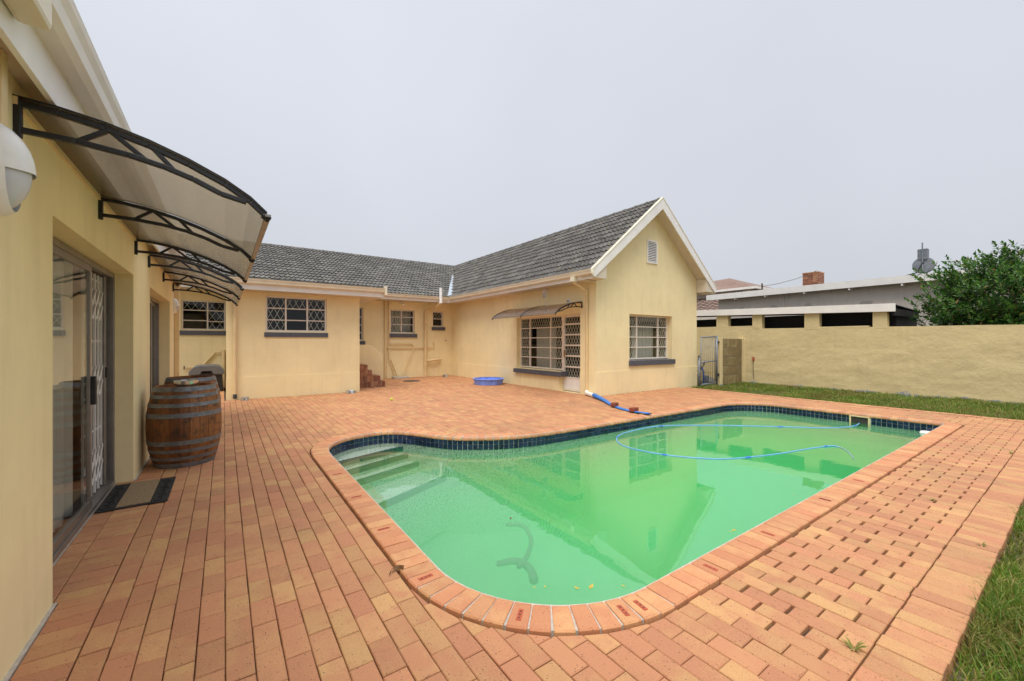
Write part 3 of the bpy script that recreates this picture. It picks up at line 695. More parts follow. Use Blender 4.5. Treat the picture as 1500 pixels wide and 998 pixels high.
sf = MB(); sf.box(-0.98, -3.3, 2.642, -0.676, 10.3, 2.655); sf.build('soffit', 'soffit', ob)
gutter((-0.65, -3.3, 2.76), (-0.65, 10.3, 2.76), (1, 0, 0), ob, 0.125, mat='white')
for (y, zt) in ((10.02, 2.75),):
    dp = MB(); dp.bar((-0.735, y, -0.05), (-0.735, y, 2.56), 0.075, 0.075); dp.bar((-0.735, y, 2.5), (-0.60, y, 2.78), 0.075, 0.075)
    dpo = dp.build('downpipe', 'pipe', ob, bevel=0.006)
    for zz_ in (0.4, 1.5, 2.3):
        br = MB(); br.box(-0.774, y-0.045, zz_, -0.692, y+0.045, zz_+0.025); br.build('pipe_bracket', 'pipe', dpo)
bx = MB(); bx.box(-0.649, 2.12, 2.66, -0.55, 2.36, 2.82); bx.build('junction_box', 'cream', ob, bevel=0.02)
MB().box(-0.774, 2.545, 2.22, -0.735, 2.60, 2.64).build('conduit', 'pipe', ob, bevel=0.006)
# sliding doors
def slider(y0, y1, trellis):
    X = -0.945; H = 2.14
    fr = MB(); t = 0.045
    fr.box(X-0.05, y0, 0.012, X+0.03, y0+t, H); fr.box(X-0.05, y1-t, 0.012, X+0.03, y1, H); fr.box(X-0.05, y0+t, H-t, X+0.03, y1-t, H); fr.box(X-0.06, y0+t, 0.012, X+0.04, y1-t, 0.05)
    d = fr.build('sliding_door', 'alu', ob, bevel=0.003)
    def leaf(a, b, x):
        lf = MB(); s = 0.05
        lf.box(x-0.014, a, 0.052, x+0.014, a+s, H-0.048); lf.box(x-0.014, b-s, 0.052, x+0.014, b, H-0.048); lf.box(x-0.014, a+s, H-0.048-s, x+0.014, b-s, H-0.048); lf.box(x-0.014, a+s, 0.052, x+0.014, b-s, 0.052+s*1.3)
        lf.build('leaf_frame', 'alu', d, bevel=0.002)
        p = MB(); p.box(x-0.003, a+s-0.004, 0.1, x+0.003, b-s+0.004, H-0.09); p.build('pane', 'glass_d', d)
    ym = y0+(y1-y0)*0.645
    leaf(y0+t+0.002, ym, X+0.012)
    if trellis:
        tr = MB(); x = X-0.035; n = 6; a, b = ym+0.03, y1-0.2
        ys = [a+(b-a)*k/(n-1) for k in range(n)]
        for y in ys: tr.box(x-0.008, y-0.008, 0.06, x+0.008, y+0.008, H-0.06)
        for (za, zb) in ((0.16, 0.46), (0.95, 1.22), (1.66, 1.93)):
            for k in range(n-1):
                for q in range(2):
                    z0 = za+(zb-za)*q/2; z1 = za+(zb-za)*(q+1)/2
                    tr.bar((x+0.011, ys[k], z0), (x+0.011, ys[k+1], z1), 0.013, 0.005, (1, 0, 0)); tr.bar((x-0.011, ys[k], z1), (x-0.011, ys[k+1], z0), 0.013, 0.005, (1, 0, 0))
        for z in (0.62, 1.45, 2.02): tr.box(x-0.014, a, z, x-0.009, b, z+0.014)
        tr.build('trellis_gate', 'white', d)
        pst = MB(); pst.box(X-0.035, y1-t-0.16, 0.052, X-0.01, y1-t-0.09, H-0.05); pst.build('lock_post', 'alu', d, bevel=0.003)
        for (yy, xx) in ((ym-0.03, X+0.045), (ym+0.06, X-0.01)):
            hd = MB(); hd.box(xx-0.02, yy-0.022, 0.92, xx+0.015, yy+0.022, 1.16); hd.build('handle', 'black', d, bevel=0.008)
        kh = MB(); kh.box(X-0.01, y1-t-0.14, 1.1, X+0.002, y1-t-0.115, 1.2); kh.build('keyhole', 'black', d)
    else:
        leaf(ym-0.06, y1-t-0.002, X-0.025)
slider(3.31, 5.77, True); slider(6.93, 9.26, False)
curtain((-1.04, 3.2, 0.05), (0, 1, 0), (1, 0, 0), 1.62, 2.12, 'sheer curtain hanging behind the sliding door with the trellis gate', 0.12, 0.025)
curtain((-1.04, 7.0, 0.05), (0, 1, 0), (1, 0, 0), 2.3, 2.12, 'sheer curtain hanging behind the sliding door beside the barrels', 0.12, 0.025)

# ------------------------------------------------------------------ curved canopies
ARC = [(0, 0.36), (0.14, 0.352), (0.3, 0.328), (0.46, 0.288), (0.62, 0.232), (0.78, 0.16), (0.9, 0.085), (0.98, 0.01)]
LOW = [(0.02, 0.24), (0.2, 0.238), (0.38, 0.222), (0.52, 0.195), (0.64, 0.158), (0.76, 0.105), (0.88, 0.04+0.04)]
def canopy(x, z, ys, sgn, label):
    t = thing('canopy', label, 'canopy', (x, (ys[0]+ys[-1])/2, z))
    P = lambda o, h, y: Vector((x+sgn*o, y, z-0.36+h))
    for y in ys:
        b = MB()
        for A_ in (ARC, LOW):
            for i in range(len(A_)-1): b.bar(P(*A_[i], y), P(*A_[i+1], y), 0.026, 0.026)
        b.bar(P(0.012, 0.375, y), P(0.012, 0.205, y), 0.03, 0.026)
        for (p, q) in (((0.2, 0.238), (0.31, 0.325)), ((0.31, 0.325), (0.45, 0.21)), ((0.47, 0.285), (0.56, 0.185))): b.bar(P(*p, y), P(*q, y), 0.022, 0.022)
        b.tube([P(0.96, 0.022, y), P(0.995, -0.004, y)], 0.02, 8)
        b.build('bracket', 'black', t, bevel=0.004)
    s = MB(); D = 0.014
    fine = []
    for i in range(len(ARC)-1):
        for k in range(3): fine.append((ARC[i][0]+(ARC[i+1][0]-ARC[i][0])*k/3, ARC[i][1]+(ARC[i+1][1]-ARC[i][1])*k/3))
    fine.append(ARC[-1])
    for j in range(len(ys)-1):
        sh = MB(); ya, yb = ys[j]+(0.012 if j else -0.02), ys[j+1]+(0.02 if j == len(ys)-2 else -0.012)
        for dz in (D+0.004,):
            for i in range(len(fine)-1): sh.quad(P(fine[i][0], fine[i][1]+dz, ya), P(fine[i][0], fine[i][1]+dz, yb), P(fine[i+1][0], fine[i+1][1]+dz, yb), P(fine[i+1][0], fine[i+1][1]+dz, ya))
        sh.build('sheet', 'poly', t, smooth=True)
    for y in ys:
        cs = MB()
        for i in range(len(ARC)-1): cs.bar(P(ARC[i][0], ARC[i][1]+0.026, y), P(ARC[i+1][0], ARC[i+1][1]+0.026, y), 0.032, 0.008)
        cs.build('clamp_strip', 'black', t)
    e = MB(); e.bar(P(0.985, 0.016, ys[0]-0.03), P(0.985, 0.016, ys[-1]+0.03), 0.03, 0.014); e.build('front_strip', 'alu', t)
    e = MB(); e.bar(P(0.008, 0.365, ys[0]-0.02), P(0.008, 0.365, ys[-1]+0.02), 0.016, 0.035); e.build('wall_strip', 'pipe', t)
    return t
canopy(WX, 2.53, (2.80, 4.32, 5.84), 1, 'bronze curved canopy over the sliding door with the trellis gate')
canopy(WX, 2.53, (6.76, 8.25, 9.72), 1, 'bronze curved canopy above the two wine barrels')
canopy(8.12, 2.54, (8.17, 9.72, 11.27), -1, 'small bronze curved canopy over the garden door of the gabled wing')

# ------------------------------------------------------------------ oval bulkhead lamps
def lamp(c, nd, label, sc=1.0, wire=False):
    t = thing('wall_lamp', label, 'lamp', c); nd = Vector(nd); c = Vector(c); ud = Vector((nd.y, -nd.x, 0)); zz = Vector((0, 0, 1))
    a, b, dp = 0.078*sc, 0.140*sc, 0.092*sc
    def shell(f0, f1, v0, v1, grow, name, mat):
        mb = MB(); n = 28; rings = 9
        for i in range(rings+1):
            t_ = f0+(f1-f0)*i/rings; rr = math.cos(t_*math.pi/2)**1.0 if t_ < 1 else 0; d = math.sin(t_*math.pi/2)*dp*grow
            for k in range(n+1):
                an = v0+(v1-v0)*k/n; mb.v.append(tuple(c+ud*(a*grow*rr*math.cos(an))+zz*(b*grow*rr*math.sin(an))+nd*d))
        for i in range(rings):
            for k in range(n): q = i*(n+1)+k; mb.f.append((q, q+1, q+n+2, q+n+1))
        return mb.build(name, mat, t, smooth=True)
    shell(0, 1, 0, 2*math.pi, 0.93, 'diffuser', 'frost')
    shell(0, 1, -0.05, math.pi+0.05, 1.02, 'eyelid_cover', 'pvc')
    shell(0, 0.36, 0, 2*math.pi, 1.03, 'rim', 'pvc')
    if wire:
        wr = MB(); wr.tube([c-zz*b*0.9+nd*0.008, c-zz*(b+0.2)+nd*0.008], 0.008, 6); wr.build('conduit', 'pvc', t)
    return t
lamp((WX, 2.56, 2.15), (1, 0, 0), 'white oval wall lamp with eyelid cover beside the first canopy', 1.35)
lamp((WX, 9.86, 2.12), (1, 0, 0), 'white oval wall lamp at the end corner of the outbuilding', 1.0)
lamp((8.12, 9.75, 2.95), (-1, 0, 0), 'white oval wall lamp above the small canopy', 1.2, True)

# ------------------------------------------------------------------ main house
hs = thing('bungalow', 'cream L shaped bungalow with grey tiled roof and white gable', 'house', (8, 14, 0))
wm = MB()
# gabled wing: west wall, gable wall with triangle, east and back
wall(wm, (8.12, 7.65, -0.08), (0, 1, 0), 8.45, 3.28, 0.24, (-1, 0, 0), [(0.60, 1.48, 0.08, 2.33), (1.48, 3.63, 0.66, 2.33)])
wall(wm, (8.36, 7.65, -0.08), (1, 0, 0), 4.56, 3.28, 0.24, (0, -1, 0), [(1.12, 3.18, 0.99, 2.33)])
wall(wm, (12.92, 7.89, -0.08), (0, 1, 0), 16, 3.28, 0.24, (1, 0, 0))
wm.extr([(8.121, 7.651, 3.2), (12.919, 7.651, 3.2), (12.919, 7.651, 3.52), (10.52, 7.651, 5.46), (8.121, 7.651, 3.52)], (0, 0.23, 0))
# main range south wall, front room block
wall(wm, (-5, 16.1, -0.08), (1, 0, 0), 13.12, 3.28, 0.24, (0, -1, 0), [(3.92, 5.04, 1.90, 2.83), (8.2, 9.36, 1.58, 2.85), (10.41, 11.42, 1.88, 2.83), (12.22, 12.71, 2.18, 2.83)])
wall(wm, (0.05, 12.4, -0.08), (1, 0, 0), 3.2, 2.98, 0.24, (0, -1, 0), [(0.83, 2.31, 1.80, 2.74)])
wall(wm, (0.05, 12.64, -0.08), (0, 1, 0), 3.46, 2.98, 0.24, (-1, 0, 0)); wall(wm, (3.25, 12.64, -0.08), (0, 1, 0), 3.46, 2.98, 0.24, (1, 0, 0))
wm.build('wall', 'wall', hs)
for bxs in ((8.108, 7.638, -0.08, 8.12, 8.25, 0.60), (8.108, 11.28, -0.08, 8.12, 16.1, 0.56), (8.108, 9.13, -0.08, 8.12, 11.28, 0.41), (8.12, 7.638, -0.08, 12.932, 7.65, 0.64), (0.038, 12.388, -0.08, 3.25, 12.4, 0.56)):
    MB().box(*bxs).build('plinth', 'wall', hs)
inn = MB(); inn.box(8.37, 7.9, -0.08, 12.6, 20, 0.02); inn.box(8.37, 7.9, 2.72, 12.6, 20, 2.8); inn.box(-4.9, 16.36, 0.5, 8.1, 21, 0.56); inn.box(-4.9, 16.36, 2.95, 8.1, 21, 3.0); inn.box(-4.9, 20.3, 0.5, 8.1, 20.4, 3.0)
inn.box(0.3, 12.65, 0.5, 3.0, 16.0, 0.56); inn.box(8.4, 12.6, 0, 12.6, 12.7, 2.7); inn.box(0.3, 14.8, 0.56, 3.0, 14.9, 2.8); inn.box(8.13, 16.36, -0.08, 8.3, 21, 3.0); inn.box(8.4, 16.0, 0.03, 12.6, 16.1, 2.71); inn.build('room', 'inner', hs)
# windows
window(hs, (8.30, 11.28, 0.60), (0, -1, 0), (-1, 0, 0), 2.15, 1.65, [0.53, 1.58], [[0.35, 0.67, 0.98, 1.30]]*3,
       [(0, 0), (0, 1), (0, 2), (0, 3), (0, 4), (1, 4), (2, 0), (2, 1), (2, 2), (2, 3), (2, 4)], (-0.05, 2.33, 0.43, 0.575, 0.29, 0.02), cell=(0.11, 0.24))
dr = window(hs, (8.30, 9.13, 0.02), (0, -1, 0), (-1, 0, 0), 0.88, 2.23, [], [[0.38, 0.70, 1.02, 1.33, 1.64, 1.95]], [(0, j) for j in range(1, 7)], None, 'door', 0.075, cell=(0.11, 0.22))
kp = MB(); kp.box(8.285, 8.33, 0.09, 8.30, 9.06, 0.39); kp.build('kick_panel', 'white', dr)
hd = MB(); hd.box(8.235, 9.03, 1.0, 8.27, 9.06, 1.2); hd.bar((8.235, 9.045, 1.13), (8.235, 8.93, 1.13), 0.018, 0.018); hd.build('handle', 'brass', dr, bevel=0.004)
window(hs, (9.48, 7.85, 0.93), (1, 0, 0), (0, -1, 0), 2.06, 1.32, [0.55, 1.58], [[0.36, 0.66, 0.97]]*3, [(0, 0), (0, 1), (0, 2), (0, 3), (1, 3), (2, 0), (2, 1), (2, 2), (2, 3)],
       (-0.03, 2.15, 0.76, 0.925, 0.26, 0.02), cell=(0.11, 0.24))
window(hs, (0.88, 12.47, 1.72), (1, 0, 0), (0, -1, 0), 1.48, 0.94, [0.47, 0.99], [[0.31, 0.62], [0.31, 0.62], [0.31, 0.62]], [(0, 0), (0, 1), (0, 2), (1, 2), (2, 0), (2, 1), (2, 2)],
       (-0.03, 1.51, 1.58, 1.715, 0.10, 0.0), cell=(0.155, 0.31), horiz=False)
window(hs, (5.41, 16.2, 1.80), (1, 0, 0), (0, -1, 0), 1.01, 0.95, [0.47], [[0.35, 0.65], [0.35, 0.65]], [(0, 0), (0, 1), (0, 2), (1, 2)], (-0.05, 1.1, 1.63, 1.795, 0.16, 0.0), cell=(0.15, 0.3))
window(hs, (7.22, 16.2, 2.10), (1, 0, 0), (0, -1, 0), 0.49, 0.65, [], [[0.33]], [(0, 1)], (-0.05, 0.56, 1.94, 2.095, 0.16, 0.0), cell=(0.12, 0.2))
window(hs, (3.2, 16.2, 1.50), (1, 0, 0), (0, -1, 0), 1.16, 1.27, [0.8], [[0.4, 0.8], [0.3, 0.6, 0.9]], [], (-0.05, 1.22, 1.35, 1.495, 0.16, 0.0))
window(hs, (-1.08, 16.2, 1.82), (1, 0, 0), (0, -1, 0), 1.12, 0.93, [0.65], [[0.30, 0.62], [0.28, 0.62]], [(0, 2), (1, 0), (1, 1), (1, 2)], (-0.05, 1.16, 1.66, 1.815, 0.14, 0.0), cell=(0.2, 0.31))
curtain((8.55, 10.75, 0.3), (0, -1, 0), (-1, 0, 0), 1.0, 1.62, 'sheer curtain behind the window under the small canopy', 0.09)
curtain((10.1, 8.05, 0.6), (1, 0, 0), (0, -1, 0), 1.0, 1.35, 'sheer curtain behind the gable end window', 0.09)
curtain((5.45, 16.5, 1.5), (1, 0, 0), (0, -1, 0), 0.95, 1.4, 'sheer curtain behind the window beside the soil pipe', 0.09)
# gable vent
gv = MB(); fx = 7.64
for (a, b, c_, d) in ((10.26, 10.30, 3.80, 4.49), (10.71, 10.75, 3.80, 4.49), (10.30, 10.71, 3.80, 3.84), (10.30, 10.71, 4.45, 4.49)): gv.box(a, 7.62, c_, b, 7.652, d)
gvo = gv.build('gable_vent', 'white', hs)
for k in range(12):
    z = 3.855+k*0.05
    s_ = MB(); s_.extr([(10.30, 7.625, z), (10.30, 7.63, z+0.006), (10.30, 7.648, z+0.036), (10.30, 7.643, z+0.03)], (0.41, 0, 0)); s_.build('slat', 'white', gvo)
bk = MB(); bk.quad((10.3, 7.6495, 3.84), (10.71, 7.6495, 3.84), (10.71, 7.6495, 4.45), (10.3, 7.6495, 4.45)); bk.build('vent_backing', 'inner', gvo)
# ---- roof
KZ = 0.817; EX, EZ, RX, RZ = 7.60, 3.27, 10.52, 5.64
RY, RIDY = 15.3, 20.5; K2 = (RZ-3.30)/(RIDY-RY)
rb = MB(); OVY = 7.30
rb.extr([(EX+0.04, OVY+0.02, EZ-0.013), (RX, OVY+0.02, RZ-0.06), (13.40, OVY+0.02, EZ-0.013), (13.40, OVY+0.02, EZ-0.108), (RX, OVY+0.02, RZ-0.17), (EX+0.04, OVY+0.02, EZ-0.108)], (0, 17.5, 0))
rb.add([(-6, RY, 3.25), (EX+0.1, RY, 3.25), (RX, RIDY, RZ-0.06), (-6, RIDY, RZ-0.06), (-6, 25.6, 3.2), (RX, 25.6, 3.2)], [(0, 1, 2, 3), (3, 2, 5, 4)])
rb.add([(-0.35, 11.88, 2.97), (3.84, 11.88, 2.97), (3.84, 15.8, 3.40), (-0.35, 15.8, 3.40)], [(0, 1, 2, 3)])
roof = rb.build('roof', 'rtile', hs)
def tile_mesh(wd=0.30, ln=0.36):
    n = 10; vs = []; fs = []
    for (y, zo) in ((0, 0.046), (ln, 0.006)):
        for k in range(n+1):
            t = k/n; h = 0.036*max(0, math.sin(t*4*math.pi-0.6))**0.8
            vs.append((t*wd*1.01, y, h+zo))
    for k in range(n): fs.append((k, k+1, n+2+k, n+1+k))
    b0 = len(vs)
    for k in range(n+1): v = vs[k]; vs.append((v[0], 0.002, v[2]-0.04))
    for k in range(n): fs.append((b0+k, b0+k+1, k+1, k))
    return vs, fs
tv, tf = tile_mesh(); tme = bpy.data.meshes.new('roof_tile'); tme.from_pydata(tv, [], tf); tme.update()
tiles = []
valx = lambda y: EX+(y-RY)*(RX-EX)/(RIDY-RY)
valy = lambda x: RY+(x-EX)*(RIDY-RY)/(RX-EX)
import math as _m
def frame(org, acr, upv):   # matrix with x across, y up the slope
    x = Vector(acr).normalized(); y = Vector(upv).normalized(); z = x.cross(y)
    return Matrix(((x.x, y.x, z.x, org[0]), (x.y, y.y, z.y, org[1]), (x.z, y.z, z.z, org[2]), (0, 0, 0, 1)))
sl1 = Vector((RX-EX, 0, RZ-EZ)); n1 = 12; g1 = sl1.length/n1
for r_ in range(n1):
    x = EX+(RX-EX)*r_/n1; z = EZ+(RZ-EZ)*r_/n1-0.03; y = OVY+0.05
    while y < valy(x)+0.1:
        tiles.append(frame((x-0.03, y+0.30, z), (0, -1, 0), sl1)); y += 0.30
sl2 = Vector((0, RIDY-RY, RZ-3.30)); n2 = 17
for r_ in range(n2):
    y = RY+(RIDY-RY)*r_/n2; z = 3.30+(RZ-3.30)*r_/n2-0.03; x = -3.0
    while x < valx(y)+0.05:
        tiles.append(frame((x, y-0.03, z), (1, 0, 0), sl2)); x += 0.30
x = -0.35
while x < 3.75:
    for r_ in range(3): tiles.append(frame((x, 11.88+r_*0.33, 2.975+r_*0.036), (1, 0, 0), (0, 1, 0.11)))
    x += 0.30
def tkey(mt):
    px, py, d = proj(*mt.translation)
    vis = 340 < px < 1000
    return d if vis else 1e6
tiles.sort(key=tkey); rt = MB(); hb_ = wloc(hs)
for i, mt in enumerate(tiles):
    mt = mt @ Matrix.Translation((0, rnd(0.006), rnd(0.003))) @ Matrix.Rotation(rnd(0.008), 4, 'Z')
    if i < 300:
        o = link('roof_tile', tme, 'rtile', roof); mt2 = mt.copy(); mt2.translation -= hb_; o.matrix_local = mt2
    else: rt.add([mt @ Vector(v) for v in tv], tf)
stuff(rt.build('roof_tile_field', 'rtile', roof))
for (a, d, n) in (((RX, OVY+0.06, RZ-0.035), (0, 0.42, 0), 32), ((-3, RIDY, RZ-0.035), (0.42, 0, 0), 32)):
    a = Vector(a); d = Vector(d); sd_ = Vector((d.y, d.x, 0)).normalized()
    for k in range(n):
        p = a+d*k; q = MB(); pts = []
        for j in range(9):
            t_ = math.pi*j/8; pts.append((math.cos(t_), math.sin(t_)))
        for (f, gr) in ((0, 1.12), (0.12, 1.12), (0.13, 1.0), (1.02, 1.0)):
            for (cx, cz) in pts: q.v.append(tuple(p+d*f+sd_*cx*0.11*gr+Vector((0, 0, cz*0.085*gr))))
        for s_ in range(3):
            for j in range(8): q.f.append((s_*9+j, s_*9+j+1, (s_+1)*9+j+1, (s_+1)*9+j))
        q.f.append(tuple(range(9)))
        q.build('ridge_tile', 'rtile', roof)
vf = MB(); A_ = Vector((EX+0.02, RY-0.05, 3.33)); B_ = Vector((RX, RIDY, RZ+0.02)); dv = (B_-A_); C_ = A_+dv*0.62
vf.add([A_+Vector((-0.11, 0.05, 0.02)), A_+Vector((0.09, -0.09, 0.05)), C_+Vector((0.05, -0.05, 0.03)), C_+Vector((-0.07, 0.04, 0.02))], [(0, 1, 2, 3)]); vf.build('valley_flashing', 'flash', roof)
# barge boards, soffits, fascia, gutters
for s_ in (-1, 1):
    ex = RX+s_*2.93; bb = MB(); n_ = (0, -1, 0)
    bb.extr([(RX, OVY-0.03, RZ+0.02), (ex, OVY-0.03, EZ-0.0), (ex, OVY-0.03, EZ-0.13), (ex-s_*0.09, OVY-0.03, EZ-0.17), (RX, OVY-0.03, RZ-0.29)], (0, 0.03, 0)); bb.build('barge_board', 'white', hs)
    vs_ = MB(); vs_.extr([(RX, OVY-0.04, RZ+0.055), (RX, OVY-0.04, RZ+0.021), (ex+s_*0.0, OVY-0.04, EZ+0.001), (ex, OVY-0.04, EZ+0.035)], (0, 0.10, 0)); vs_.build('verge_strip', 'cream', hs)
    sf = MB(); sf.add([(RX, OVY, RZ-0.20), (ex, OVY, EZ-0.155), (ex, 7.66, EZ-0.155), (RX, 7.66, RZ-0.20)], [(0, 1, 2, 3)]); sf.build('soffit', 'soffit', hs)
    cp = MB(); cp.extr([(ex, OVY, EZ-0.02), (ex, OVY, EZ-0.18), (RX+s_*2.38, OVY, EZ-0.18), (RX+s_*2.38, OVY, EZ+0.25)], (0, 0.345, 0)); cp.build('eave_box', 'soffit', hs)
fa = MB(); fa.box(7.60, OVY+0.001, 3.06, 7.625, RY+0.03, 3.24); fa.box(-6, RY+0.005, 3.06, 7.59, RY+0.03, 3.25); fa.box(-0.3, 11.90, 2.74, 3.80, 11.925, 2.96); fa.box(13.42, OVY+0.001, 3.06, 13.445, 20, 3.24)
fa.box(3.78, 11.926, 2.74, 3.80, 15.2, 2.96); fa.build('fascia', 'white', hs)
ev = MB(); ev.box(7.626, OVY+0.35, 3.065, 8.119, 16.09, 3.08); ev.box(-6, RY+0.032, 3.065, 7.6, 16.09, 3.08); ev.box(-0.3, 11.926, 2.745, 3.79, 12.39, 2.76); ev.box(3.255, 12.4, 2.745, 3.78, 16.0, 2.76); ev.build('soffit', 'soffit', hs)
gutter((7.60, OVY-0.06, 3.155), (7.60, RY-0.1, 3.155), (-1, 0, 0), hs, 0.125); gutter((3.9, RY+0.005, 3.155), (7.49, RY+0.005, 3.155), (0, -1, 0), hs, 0.125); gutter((-6, RY+0.005, 3.155), (-0.4, RY+0.005, 3.155), (0, -1, 0), hs, 0.125)
gutter((-0.32, 11.90, 2.87), (3.82, 11.90, 2.87), (0, -1, 0), hs, 0.125)
st = MB(); st.box(3.80, 11.76, 2.80, 3.86, 11.93, 3.06); st.build('gutter_stop', 'cream', hs)
# downpipes
def pipe(pts, r, name='downpipe', mat='pipe', n=10):
    return autosmooth(MB().tube(pts, r, n).build(name, mat, hs))
pipe([(7.54, 7.90, 3.17), (7.54, 7.90, 3.02), (8.02, 7.95, 2.86), (8.07, 7.95, 2.80), (8.07, 7.95, 0.09)], 0.038)
bx = MB(); bx.box(7.47, 7.83, 3.03, 7.61, 7.97, 3.16); bx.build('gutter_outlet', 'cream', hs, bevel=0.01)
pipe([(0.22, 12.34, 2.78), (0.22, 12.34, 0.1)], 0.04)
sh_ = MB(); sh_.tube([(0.22, 12.34, 0.13), (0.22, 12.3, 0.05)], 0.045, 8); sh_.build('pipe_shoe', 'black', hs)
pipe([(5.19, 16.04, 3.1), (5.19, 16.04, 0.0)], 0.04)
pipe([(5.33, 16.06, 3.1), (5.33, 16.06, 0.75), (5.55, 16.02, 0.1)], 0.022); pipe([(5.41, 16.06, 0.75), (5.66, 16.02, 0.08)], 0.02)
pipe([(5.35, 16.05, 1.38), (6.25, 16.05, 1.38), (6.37, 16.05, 1.27)], 0.02); pipe([(5.2, 16.05, 1.22), (7.24, 16.05, 1.21), (7.24, 16.05, 1.46)], 0.02)
pipe([(6.35, 16.03, 1.2), (5.85, 16.0, 0.08)], 0.017)
pipe([(6.85, 16.0, 0.0), (6.85, 16.0, 2.68), (6.9, 15.95, 2.78), (7.08, 15.6, 2.84), (7.12, 15.24, 2.96), (7.12, 15.10, 3.05)], 0.055, 'soil_pipe')
pipe([(7.12, 15.10, 3.0), (7.12, 15.10, 3.62)], 0.062, 'vent_pipe', 'pvc', 14)
pipe([(6.85, 16.0, 0.66), (7.2, 15.97, 0.69), (7.56, 16.02, 0.72)], 0.05, 'soil_pipe')
for z in (0.45, 0.66, 1.25, 2.45): pipe([(6.85, 16.0, z), (6.85, 16.0, z+0.09)], 0.068, 'pipe_collar')
pipe([(7.81, 16.09, 1.51), (7.81, 16.03, 1.51)], 0.022, 'pipe_stub', 'alu')
pipe([(-0.25, 16.05, 1.1), (-0.62, 16.05, 0.62)], 0.03, 'waste_pipe'); pipe([(-0.02, 16.04, 1.2), (-0.02, 16.04, 0.0)], 0.045, 'soil_pipe'); pipe([(-0.25, 16.05, 1.12), (0.0, 16.05, 1.12)], 0.02, 'waste_pipe')
pipe([(-0.95, 16.06, 0.66), (-0.72, 16.06, 0.66)], 0.016, 'waste_pipe')
tp = MB(); tp.tube([(-1.0, 16.1, 0.66), (-1.0, 15.98, 0.66)], 0.016, 6); tp.bar((-1.0, 15.98, 0.72), (-1.0, 15.98, 0.60), 0.02, 0.02); tp.build('garden_tap', 'black', hs)
gl_ = MB(); gl_.box(5.45, 15.72, -0.03, 6.05, 16.05, 0.07); gl_.build('gully', 'mortar', hs, bevel=0.01)
# flood light under the eaves and small sensor
fd = thing('flood_light', 'small white spotlight fixed under the eaves beside the soil pipe', 'light', (5.83, 16.1, 3.0))
MB().box(5.80, 16.06, 3.0, 5.86, 16.1, 3.06).build('base', 'pvc', fd); MB().tube([(5.83, 16.05, 3.02), (5.87, 15.92, 2.93)], [0.03, 0.05], 10).build('head', 'pvc', fd)
fd = thing('security_sensor', 'small white sensor above the right end of the small canopy', 'sensor', (8.12, 8.69, 2.6))
MB().box(8.075, 8.63, 2.57, 8.12, 8.75, 2.68).build('housing', 'pvc', fd, bevel=0.015); MB().tube([(8.07, 8.69, 2.62), (8.05, 8.69, 2.62)], 0.03, 10).build('lens', 'alu', fd)
# brick steps and parapet
stp = thing('entrance_steps', 'brown brick steps rising to the side door behind the cream parapet', 'steps', (3.9, 13.7, 0))
RH = 0.182
sb_me = {}
for k, xr in enumerate((4.28, 4.13, 3.86, 3.72)):
    z0 = k*RH-0.02 if k == 0 else k*RH
    cr = MB(); cr.box(3.26, 13.262, k*RH-0.02, xr-0.012, 14.2, (k+1)*RH-0.006); cr.build('step_core', 'mortar', stp)
    n = max(1, round((xr-3.26)/0.115)); wd = (xr-3.26)/n
    for j in range(n):
        b_ = MB(); b_.box(3.26+j*wd+0.004, 13.25-0.004*k, k*RH+0.004, 3.26+(j+1)*wd-0.004, 13.47, (k+1)*RH); b_.build('brick', 'stepbrick', stp, bevel=0.005)
    for j in range(3):
        b_ = MB(); b_.box(xr-0.2, 13.478+j*0.235, k*RH+0.004, xr, 13.478+j*0.235+0.226, (k+1)*RH); b_.build('brick', 'stepbrick', stp, bevel=0.005)
pw = MB(); pw.extr([(3.26, 14.2, -0.02), (4.50, 14.2, -0.02), (4.50, 14.2, 0.98), (4.08, 14.2, 1.34), (3.26, 14.2, 1.34)], (0, 0.16, 0)); pw.build('parapet', 'wall', stp, bevel=0.01)

